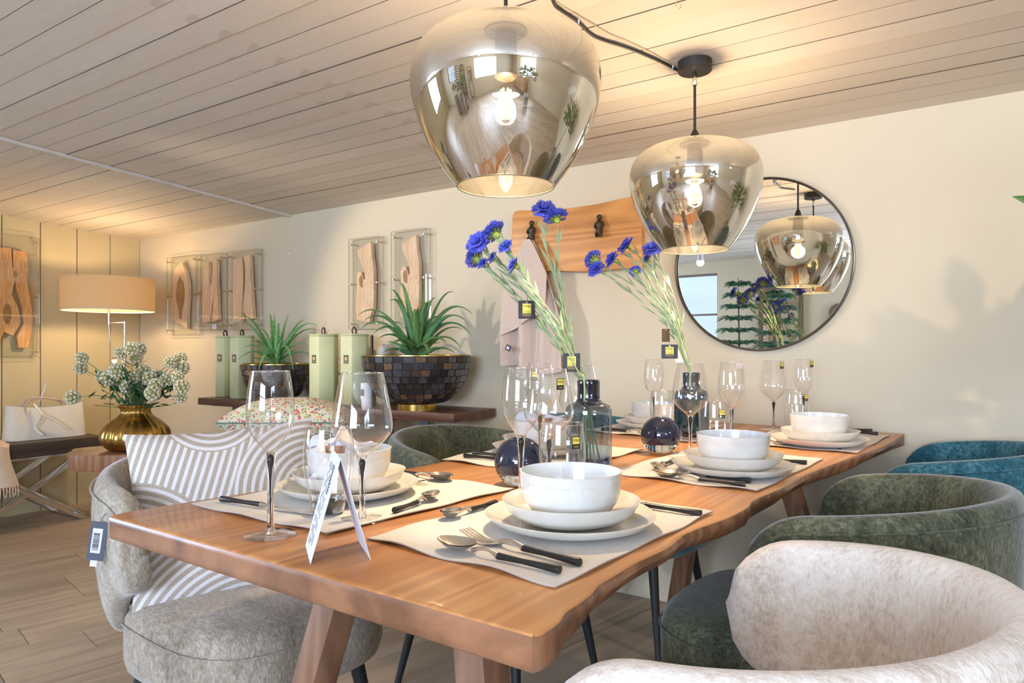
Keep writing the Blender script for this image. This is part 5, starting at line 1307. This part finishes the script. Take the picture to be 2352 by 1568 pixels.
# ================================================================ cornflowers
def petal_mat():
    t = NT('cornflower_blue'); v = t.coord(); f = t.noise(v, 120, 2); lw = t.noise(v, 22, 1)
    t.con(t.ramp(t.math('ADD', t.math('MULTIPLY', f, .6), t.math('MULTIPLY', lw, .4)), [(.3, lin((46, 56, 160))), (.5, lin((74, 88, 204))), (.75, lin((136, 136, 226)))]), t.b.inputs['Base Color']); t.set(t.b, Roughness=.75); return t.mat
m_petal = petal_mat(); m_calyx = flat('lime_calyx', (150, 170, 70), .7, var=.2, scale=60); m_cs = flat('pale_green_stem', (148, 166, 122), .75, var=.1); m_cl = flat('silvery_green_leaf', (138, 160, 124), .75, var=.16, scale=30)
def corn_head(R_, seed):
    mb = MB(); rg = random.Random(seed)
    for ring, (n, el_, L) in enumerate(((13, .12, 1.0), (11, .55, .86), (7, 1.05, .62))):
        for k in range(n):
            a = 2*PI*(k+rg.uniform(-.2, .2))/n+ring*.3; e = el_+rg.uniform(-.12, .12); h = Vector((math.cos(a)*math.cos(e), math.sin(a)*math.cos(e), math.sin(e))); sd = Vector((-math.sin(a), math.cos(a), 0)); nn = h.cross(sd)
            Lp = R_*L*rg.uniform(.9, 1.1); w1, w2 = R_*.07, R_*.26
            vs = [h*R_*.08-sd*w1, h*R_*.08+sd*w1, h*Lp*.55+sd*w2*.6+nn*R_*.05, h*Lp*.55-sd*w2*.6+nn*R_*.05]
            tips = [h*Lp*.86-sd*w2, h*Lp*.80-sd*w2*.55, h*Lp*1.0-sd*w2*.30, h*Lp*.84, h*Lp*1.0+sd*w2*.30, h*Lp*.80+sd*w2*.55, h*Lp*.86+sd*w2]
            mid_ = h*Lp*.6-nn*R_*.07; vs += tips+[mid_]; fs = [(0, 1, 2, 3), (3, 11, 5, 4), (11, 6, 5), (11, 7, 6), (11, 8, 7), (11, 9, 8), (11, 2, 10, 9), (3, 2, 11)]
            mb.add(vs, fs)
    return mb.mesh('petals', m_petal, smooth=0, recalc=False)
def calyx(R_):
    mb = MB(); mb.lathe([(0, -R_*.42), (R_*.12, -R_*.40), (R_*.22, -R_*.22), (R_*.20, -R_*.05), (R_*.10, .02*R_)], 12)
    for k in range(9):
        a = 2*PI*k/9; h = Vector((math.cos(a), math.sin(a), -.1)); sd = Vector((-math.sin(a), math.cos(a), 0)); mb.add([h*R_*.12-sd*R_*.05+Vector((0, 0, -.05*R_)), h*R_*.12+sd*R_*.05+Vector((0, 0, -.05*R_)), h*R_*.42+sd*R_*.09, h*R_*.60, h*R_*.42-sd*R_*.09], [(0, 1, 2, 3, 4)])
    return mb.mesh('calyx', m_calyx, smooth=40, recalc=False)
HS = {}
def blade(mb, p, d, L, wd, curl=.25):
    d = d.normalized(); sd = d.cross(Vector((0, 1, 0.2))).normalized(); up = sd.cross(d); pts = []
    for k in range(6):
        t = k/5; pts.append((p+d*L*t+up*curl*L*t*t, wd*math.sin(PI*min(.98, .12+t*.88))))
    vs = []
    for c, w_ in pts: vs += [c-sd*w_/2, c+up*w_*.12, c+sd*w_/2]
    fs = []
    for k in range(5):
        for j in (0, 1): fs.append((k*3+j, k*3+j+1, k*3+3+j+1, k*3+3+j))
    mb.add(vs, fs)
def sprig(base, Y, label, paths, seed, vlabel):
    """paths: list of (pixel polyline from the vase mouth to the head, head size)"""
    rg = random.Random(seed); o0 = Vector((base.x, base.y, TT+.02)); t = thing('cornflower_sprig', label, 'flower', o0, 0, vlabel)
    for (px, R_) in paths:
        pts = [Vector((rg.uniform(-.02, .03), rg.uniform(-.015, .015), .004))]
        n = len(px)
        for i, (u, v) in enumerate(px):
            dy = rg.uniform(-.03, .03)*i/n if i else 0; pts.append(P(u, v, Y+dy)-o0)
        sp_ = subdiv([tuple(p) for p in pts], 5); rr_ = [max(.0011, .0022-.0010*k/len(sp_)) for k in range(len(sp_))]
        MB().tube(sp_, rr_, 6).ob('stem', m_cs, t)
        end = Vector(sp_[-1]); dr = (end-Vector(sp_[-4])).normalized(); R_ = R_*1.18; dr = (dr*.8+Vector((rg.uniform(-.5, .1), -.7 if rg.random() < .6 else .45, rg.uniform(-.15, .35)))).normalized()
        key = round(R_, 3)
        if key not in HS: HS[key] = (corn_head(R_, int(R_*1e4)), calyx(R_))
        h = link('flower_head', HS[key][0], None, t, loc=end+dr*R_*.4, rot=dr.to_track_quat('Z', 'Y').to_euler()); link('calyx', HS[key][1], None, h)
        mb = MB(); K = len(sp_)
        for k in range(int(K*.42), K-3, 2):
            p = Vector(sp_[k]); tg = (Vector(sp_[k+1])-p).normalized(); s_ = -1 if k % 4 else 1
            for ss in ((s_,) if k % 3 else (-1, 1)):
                dd = tg+Vector((ss*rg.uniform(.15, .45), rg.uniform(-.3, .3), rg.uniform(-.05, .1))); blade(mb, p, dd, rg.uniform(.035, .06)*(Y/1.9)**.3, .0055, .12*ss)
        mb.ob('leaves', m_cl, t, smooth=60, recalc=False)
    return t
FN_ = 'artificial cornflower sprigs'
a1 = sprig(pv1, 1.65, 'upright cornflower sprig with two blue heads below the large pendant', [([(1344, 880), (1331, 850), (1303, 760), (1281, 650), (1257, 580), (1251, 496)], .030), ([(1346, 880), (1336, 850), (1315, 780), (1294, 690), (1284, 600), (1281, 512)], .029)], 1, FN_)
a2 = sprig(pv1, 1.62, 'leaning cornflower sprig whose tallest head is nearest the large aloe', [([(1342, 880), (1325, 848), (1278, 755), (1215, 655), (1180, 590), (1146, 545)], .033), ([(1342, 882), (1326, 850), (1290, 770), (1225, 680), (1190, 610), (1166, 572)], .018), ([(1343, 882), (1330, 850), (1294, 760), (1245, 690), (1210, 640), (1190, 615)], .021)], 2, FN_)
a3 = sprig(pv1, 1.68, 'lowest leaning cornflower sprig with blue heads furthest left', [([(1344, 882), (1322, 855), (1262, 745), (1190, 655), (1140, 600), (1106, 566)], .029), ([(1344, 882), (1322, 860), (1256, 755), (1180, 668), (1130, 622), (1101, 598)], .028), ([(1344, 883), (1324, 862), (1262, 770), (1190, 690), (1145, 640), (1116, 612)], .017), ([(1344, 883), (1324, 860), (1270, 750), (1200, 660), (1165, 615), (1140, 596)], .017)], 3, FN_)
a4 = sprig(pv2, 2.20, 'far cornflower sprig with two overlapping heads against the rack', [([(1583, 858), (1570, 820), (1538, 740), (1470, 668), (1410, 625), (1372, 600)], .033), ([(1583, 858), (1570, 825), (1535, 750), (1465, 685), (1415, 645), (1376, 624)], .028), ([(1584, 858), (1572, 820), (1540, 730), (1490, 665), (1440, 620), (1416, 600)], .028)], 4, FN_)
a5 = sprig(pv2, 2.17, 'middle sprig of the far cornflowers, in front of the rack edge', [([(1585, 858), (1575, 820), (1552, 740), (1512, 650), (1480, 600), (1450, 570)], .030), ([(1585, 858), (1576, 822), (1548, 740), (1505, 665), (1470, 610), (1434, 578)], .020), ([(1585, 858), (1576, 822), (1546, 750), (1505, 690), (1478, 650), (1461, 626)], .019)], 5, FN_)
a6 = sprig(pv2, 2.23, 'right sprig of the far cornflowers, below the small pendant', [([(1587, 858), (1580, 820), (1566, 750), (1545, 670), (1522, 620), (1503, 582)], .034), ([(1587, 858), (1580, 822), (1562, 755), (1535, 680), (1512, 640), (1494, 600)], .021)], 6, FN_)
def hang_tag(parent, u, v, Y, wd, ht, yaw=0, col=None, text=True, string=None):
    p = P(u, v, Y)-Vector(parent.location); M = Euler((0, 0, yaw)).to_matrix().to_4x4()
    o = link('price_tag', MB().box(-wd/2, wd/2, -.0004, .0004, -ht, 0).mesh('price_tag', col or m_black_card, smooth=0), None, parent, loc=p, rot=(0, 0, yaw))
    if string:
        s_ = P(string[0], string[1], Y)-Vector(parent.location); L = M.inverted() @ (s_-p)
        MB().tube([(0, -.0008, -.004), tuple(L*.5+Vector((.004, 0, 0))), tuple(L)], .0006, 5).ob('string', m_bmetal, o)
    MB().lathe([(.0026, -.0002), (.0026, .0002), (.0014, .0002), (.0014, -.0002)], 12, close=True, M=Matrix.Translation((0, -.0007, -.004)) @ Matrix.Rotation(PI/2, 4, 'X')).ob('eyelet', m_steel, o)
    if text:
        MB().box(-wd*.25, wd*.25, -.0008, -.0003, -ht*.52, -ht*.17).ob('yellow_panel', m_yellow, o, smooth=0)
        MB().box(-wd*.25, wd*.25, -.0008, -.0003, -ht*.70, -ht*.54).ob('yellow_band', m_yellow, o, smooth=0)
        txt('PTMD', wd*.24, m_dkprint, o, (0, -.0011, -ht*.34), sx=.72); txt('everyday', wd*.15, m_dkprint, o, (0, -.0011, -ht*.62), sx=.72)
        for k, f_ in ((0, .3), (1, .22)): MB().box(-wd*f_, wd*f_, -.0007, -.0003, -ht*(.78+.06*k), -ht*(.765+.06*k)).ob('print_line', flat('gold_print', (190, 170, 90), .6), o, smooth=0)
    return o
hang_tag(a3, 1210, 690, 1.66, .041, .044, .12, string=(1207, 668)); hang_tag(a1, 1313, 811, 1.62, .040, .044, -.08, string=(1312, 772))
hang_tag(a4, 1529, 755, 2.17, .027, .041, .3, col=flat('brown_card', (70, 52, 34), .6), text=False, string=(1530, 735)); hang_tag(a5, 1538, 791, 2.15, .050, .044, -.2, string=(1534, 760))
hang_tag(a6, 1565, 802, 2.24, .040, .042, .1, col=m_paper, text=False)
MB().tube([P(1285, 718, 1.63)-a1.location, P(1290, 700, 1.63)-a1.location, P(1276, 672, 1.63)-a1.location, P(1272, 690, 1.63)-a1.location], .0009, 5).ob('string', m_bmetal, a1)
# small swing tag on the beige chair
tkc = bpy.data.objects['tub_chair.003']; pt = P(230, 1198, 1.455); loc = tkc.matrix_basis.inverted() @ pt
o = link('price_tag', MB().box(-.017, .017, -.0006, .0006, -.082, 0).mesh('price_tag', flat('slate_card', (72, 78, 92), .6), smooth=0), None, tkc, loc=loc, rot=(0, .14, -(AT-PI/2)+.1))
MB().box(-.011, .009, -.0016, -.0006, -.066, -.014).ob('barcode_label', m_paper, o, smooth=0)
mb = MB(); x = -.060
rg = random.Random(2)
while x < -.024: 
    w_ = rg.choice((.0007, .0013, .002)); mb.box(-.008, .0045, -.0020, -.0016, x, x+w_); x += w_+rg.choice((.0007, .0012))
mb.ob('barcode', m_dkprint, o, smooth=0); MB().box(-.008, .006, -.0005, .0015, -.095, -.0815).ob('care_label', m_paper, o, smooth=0)
MB().tube([(0, 0, -.002), (.004, .004, .012), (.008, .012, .02)], .0006, 5).ob('string', m_bmetal, o)

# ================================================================ tent card
na, nb = tp(713, 1296), tp(702, 1253); ra, rb = tp(851, 1286), tp(824, 1243)
top_a = Vector(((na.x+ra.x)/2, (na.y+ra.y)/2, TT+.142)); top_b = Vector(((nb.x+rb.x)/2, (nb.y+rb.y)/2, TT+.142))
cen = (na+nb+ra+rb)/4; cen.z = TT
tc_ = thing('tent_card', 'white handwritten tent card standing at the near end', 'card', cen)
def slab(a, b, c, d_, th, nm, mat, par, off=0):
    n_ = (b-a).cross(d_-a).normalized(); vs = [p-cen+n_*(off-th/2) for p in (a, b, c, d_)]+[p-cen+n_*(off+th/2) for p in (a, b, c, d_)]
    return MB().add(vs, [(3, 2, 1, 0), (4, 5, 6, 7), (0, 1, 5, 4), (1, 2, 6, 5), (2, 3, 7, 6), (3, 0, 4, 7)]).ob(nm, mat, par, smooth=0)
up_ = Vector((0, 0, .0006))
lp_ = slab(na+up_, top_a, top_b, nb+up_, .0008, 'left_panel', m_paper, tc_); rp_ = slab(ra+up_, top_a, top_b, rb+up_, .0008, 'right_panel', m_paper, tc_)
# handwriting: thin looping ink strokes on the left panel
nrm = (top_a-na).cross(nb-na).normalized(); nrm = -nrm if nrm.x > 0 else nrm
m_ink = flat('grey_ink', (96, 96, 112), .7); rg = random.Random(8); mb = MB()
def onp(s_, t_): return na.lerp(nb, s_).lerp(top_a.lerp(top_b, s_), t_)-cen+nrm*.0009
for line in range(5):
    s0_ = .22+line*.13; t0 = .90; pts = []
    if line == 0:
        k = 0
        while t0 > .62: pts.append(onp(.30+.07*math.sin(k*1.9)*(1 if k % 3 else .4), t0)); t0 -= .011; k += 1
        mb.tube(pts, .0007, 4); continue
    while t0 > .10:
        L = rg.uniform(.05, .12); pts = []; k = 0; e = t0-L
        while t0 > max(.08, e): pts.append(onp(s0_+.018*math.sin(k*2.1)+rg.uniform(-.006, .006), t0)); t0 -= .008; k += 1
        if len(pts) > 2: mb.tube(pts, .00035, 4)
        t0 -= .03
o = mb.ob('handwriting', m_ink, lp_); o['kind'] = 'stuff'
txt('Menu', .020, m_ink, lp_, onp(.55, .78), rot=(0, 0, 0)) if False else None

# ================================================================ the room behind the camera, seen in the mirror and the lamps
m_archw = wood('grey_brown_mirror_wood', (92, 72, 58), (140, 116, 96), axis=2, sc=6)
def arch_mirror(s, d, wd, h, rz, label, z0=.02):
    t = thing('arched_mirror', label, 'mirror', W(s, d, z0), rz, 'arched standing mirrors'); hw = wd/2
    def out(k, r): 
        if k < .3: return (-hw+ (hw-r if 0 else 0)+(-0), 0)
    prof = lambda e: [(-hw+e, e)]+[(-hw+e, h-hw*.5)]+[(-(hw-e)*math.cos(a), h-hw*.5+(hw*.5-e)*math.sin(a)) for a in [PI*k/14 for k in range(1, 14)]]+[(hw-e, h-hw*.5), (hw-e, e)]
    a, b = prof(0), prof(.05); mb = MB(); n = len(a); vs = [(x, y, z) for y in (-.03, .0) for pr in (a, b) for x, z in pr]; fs = []
    for i in range(n):
        j = (i+1) % n; fs += [(i, j, n+j, n+i), (2*n+i, 3*n+i, 3*n+j, 2*n+j), (i, 2*n+i, 2*n+j, j), (n+i, n+j, 3*n+j, 3*n+i)]
    mb.add(vs, fs).ob('frame', m_archw, t, smooth=30); M = Matrix(((1, 0, 0, 0), (0, 0, -1, 0), (0, 1, 0, 0), (0, 0, 0, 1)))
    MB().prism(b, .008, .014, M=M).ob('glass', m_mirror, t, smooth=0)
arch_mirror(3.02, DB-.012, .52, 1.84, RZ+PI, 'tall arched wooden mirror on the back wall between two pines')
arch_mirror(3.75, DB-.012, .36, 1.60, RZ+PI, 'narrow arched mirror on the back wall near the wide window')
m_pine = flat('norfolk_pine_green', (70, 116, 84), .7, var=.25, scale=30); m_trunk = flat('brown_trunk', (96, 74, 56), .9); m_pot = flat('grey_woven_pot', (130, 120, 112), .9, var=.2, bump=.4)
def pine(s, d, h, label, seed):
    rg = random.Random(seed); t = thing('norfolk_pine', label, 'plant', W(s, d, .003), 0, 'potted norfolk pines')
    MB().lathe([(0, 0), (.14, 0), (.17, .05), (.18, .34), (.165, .36), (.155, .34), (0, .32)], 28).ob('pot', m_pot, t)
    MB().tube([(0, 0, .30), (.01, 0, h*.6), (0, .01, h)], [.016, .010, .003], 8).ob('trunk', m_trunk, t)
    z = h*.36; k = 0
    while z < h:
        mb = MB(); f_ = 1-(z-h*.36)/(h*.66); L = .10+.26*f_; n = 6
        for j in range(n):
            a = 2*PI*j/n+k*.5+rg.uniform(-.15, .15); h_ = Vector((math.cos(a), math.sin(a), 0)); pts = [Vector((0, 0, z))+h_*L*q_+Vector((0, 0, .05*math.sin(q_*2.6)-.02*q_)) for q_ in (0, .3, .6, .85, 1)]
            mb.tube(pts, [.005, .004, .003, .003, .002], 5); sd = Vector((-h_.y, h_.x, 0))
            for i in range(22):
                q_ = .12+.88*i/21; p = Vector((0, 0, z))+h_*L*q_+Vector((0, 0, .05*math.sin(q_*2.6)-.02*q_))
                for s_ in (-1, 1):
                    e = p+sd*s_*.085*(1.12-q_)+h_*.035+Vector((0, 0, .018-.03*(i % 2))); mb.add([p-h_*.006, p+h_*.006, e+Vector((0, 0, .004)), e-Vector((0, 0, .004))], [(0, 1, 2, 3), (3, 2, 1, 0)])
        mb.ob('branch_tier', m_pine, t, smooth=0); z += .15*(1-.1*k/5); k += 1
pine(2.74, 5.25, 1.90, 'norfolk pine nearer the window, seen in the round mirror', 1); pine(3.22, 5.15, 1.78, 'norfolk pine before the arched mirror, seen in the round mirror', 2)
m_greyb = flat('grey_brown_bush', (104, 98, 96), .95, var=.3, scale=30)
for i, (s, d) in enumerate(((2.45, 4.9), (3.0, 4.85))):
    t = thing('dried_bush', ('grey dried bush in a basket nearer the window, seen in the mirror', 'grey dried bush in a basket before the arched mirror')[i], 'plant', W(s, d, .003), 0, 'dried bushes in baskets'); rg = random.Random(i); mb = MB()
    MB().lathe([(0, 0), (.16, 0), (.2, .1), (.2, .6), (.18, .62), (0, .6)], 28).ob('basket', m_pot, t)
    for k in range(240):
        a = rg.uniform(0, 2*PI); z = rg.uniform(-.1, 1); r_ = math.sqrt(max(0, 1-z*z)); c = Vector((r_*math.cos(a), r_*math.sin(a), z))*.26*rg.uniform(.5, 1)+Vector((0, 0, .84)); s_ = rg.uniform(.02, .04); x = Vector((rg.uniform(-1, 1), rg.uniform(-1, 1), rg.uniform(-1, 1))).normalized()*s_; y = x.orthogonal().normalized()*s_*.6
        mb.add([c-x, c-y, c+x, c+y], [(0, 1, 2, 3), (3, 2, 1, 0)])
    o = mb.ob('foliage', m_greyb, t, smooth=0); o['kind'] = 'stuff'
m_leafg = flat('broad_green_leaf', (66, 112, 56), .45, var=.3, scale=8)
def leafy(s, d, h, n, label, seed, hsp=.55, zmin=.5, leafL=.16, extra=None):
    rg = random.Random(seed); t = thing('leafy_tree', label, 'plant', W(s, d, .003), 0)
    MB().lathe([(0, 0), (.15, 0), (.18, .05), (.19, .36), (.17, .38), (0, .36)], 28).ob('pot', m_pot, t); tr_ = MB(); tr_.tube([(0, 0, .34), (.03, .02, h*.5), (0, .0, h*.8)], [.022, .016, .008], 8); mb = MB()
    for k in range(n):
        a = rg.uniform(0, 2*PI); e = rg.uniform(-.5, 1.2); R_ = hsp*rg.uniform(.35, 1); c = Vector((math.cos(a)*math.cos(e)*R_, math.sin(a)*math.cos(e)*R_, max(zmin, h*.66+math.sin(e)*R_*.7)))
        if SD(t.location+c)[1] < .13: continue
        if k % 4 == 0: tr_.tube([(0, 0, h*.6), tuple(c)], .004, 5)
        dd = (c-Vector((0, 0, h*.6))).normalized()+Vector((rg.uniform(-.5, .5), rg.uniform(-.5, .5), rg.uniform(-.5, .2))); blade(mb, c, dd, leafL*rg.uniform(.7, 1.1), leafL*.32, -.2)
    tr_.ob('trunk', m_trunk, t); mb.ob('leaves', m_leafg, t, smooth=60, recalc=False); return t
leafy(7.1, 3.3, 1.75, 260, 'leafy green tree in a pot behind the right chairs', 5)
# the plant whose leaf pokes in at the right edge
pr_ = P(3050, 700, 1.62); s_, d_ = SD(pr_)
rt = leafy(s_, d_, 1.66, 170, 'potted tree at the right whose leaf tip enters the frame', 9, hsp=.36, zmin=.95, leafL=.17)
mb = MB(); q0 = P(2400, 470, 1.62)-rt.location; q1 = P(2336, 452, 1.60)-rt.location; blade(mb, q0, q1-q0, (q1-q0).length*1.05, .022, .1)
mb.tube([Vector((0, 0, 1.25)), q0], .003, 5); mb.ob('leaf', m_leafg, rt, smooth=60, recalc=False)
m_sb = wood('oak_sideboard', (120, 84, 54), (176, 134, 94), axis=0, sc=5)
sbd = thing('sideboard', 'long oak sideboard by the right wall behind the camera', 'cabinet', W(7.85, 4.6, 0), RZ+PI/2)
MB().box(-.7, .7, -.2, .2, .12, .80).ob('body', m_sb, sbd, bevel=.004)
for x in (-.6, .6):
    for y in (-.15, .15): MB().box(x-.025, x+.025, y-.025, y+.025, 0, .119).ob('leg', m_bmetal, sbd, smooth=0)
for k in range(3):
    dr = MB().box(-.68+k*.455, -.235+k*.455, .2005, .218, .15, .77).ob('door', m_sb, sbd, bevel=.003); MB().box(-.3+k*.455, -.285+k*.455, .2185, .235, .42, .52).ob('handle', m_bmetal, dr, smooth=0)
# spotlight cans on the ceiling
for (s, d), w_ in zip(SPOTS+[(1.75, 2.0), (7.6, 1.55)], ('behind the camera towards the left', 'nearest the wide back window', 'behind the camera towards the right', 'over the right end of the room', 'above the left of the console', 'beyond the right edge of the photo')):
    zc = ceil(s, d); t = thing('ceiling_spotlight', 'small warm ceiling spotlight '+w_, 'lamp', W(s, d, zc), 0, 'ceiling spotlights')
    MB().lathe([(.03, -.002), (.03, -.02), (.006, -.022), (.006, -.04), (.028, -.045), (.030, -.11), (.024, -.11), (.022, -.06)], 20).ob('can', m_paper, t)
    MB().lathe([(0, -.104), (.021, -.104), (.021, -.099), (0, -.098)], 16).ob('bulb', emit_spot, t)
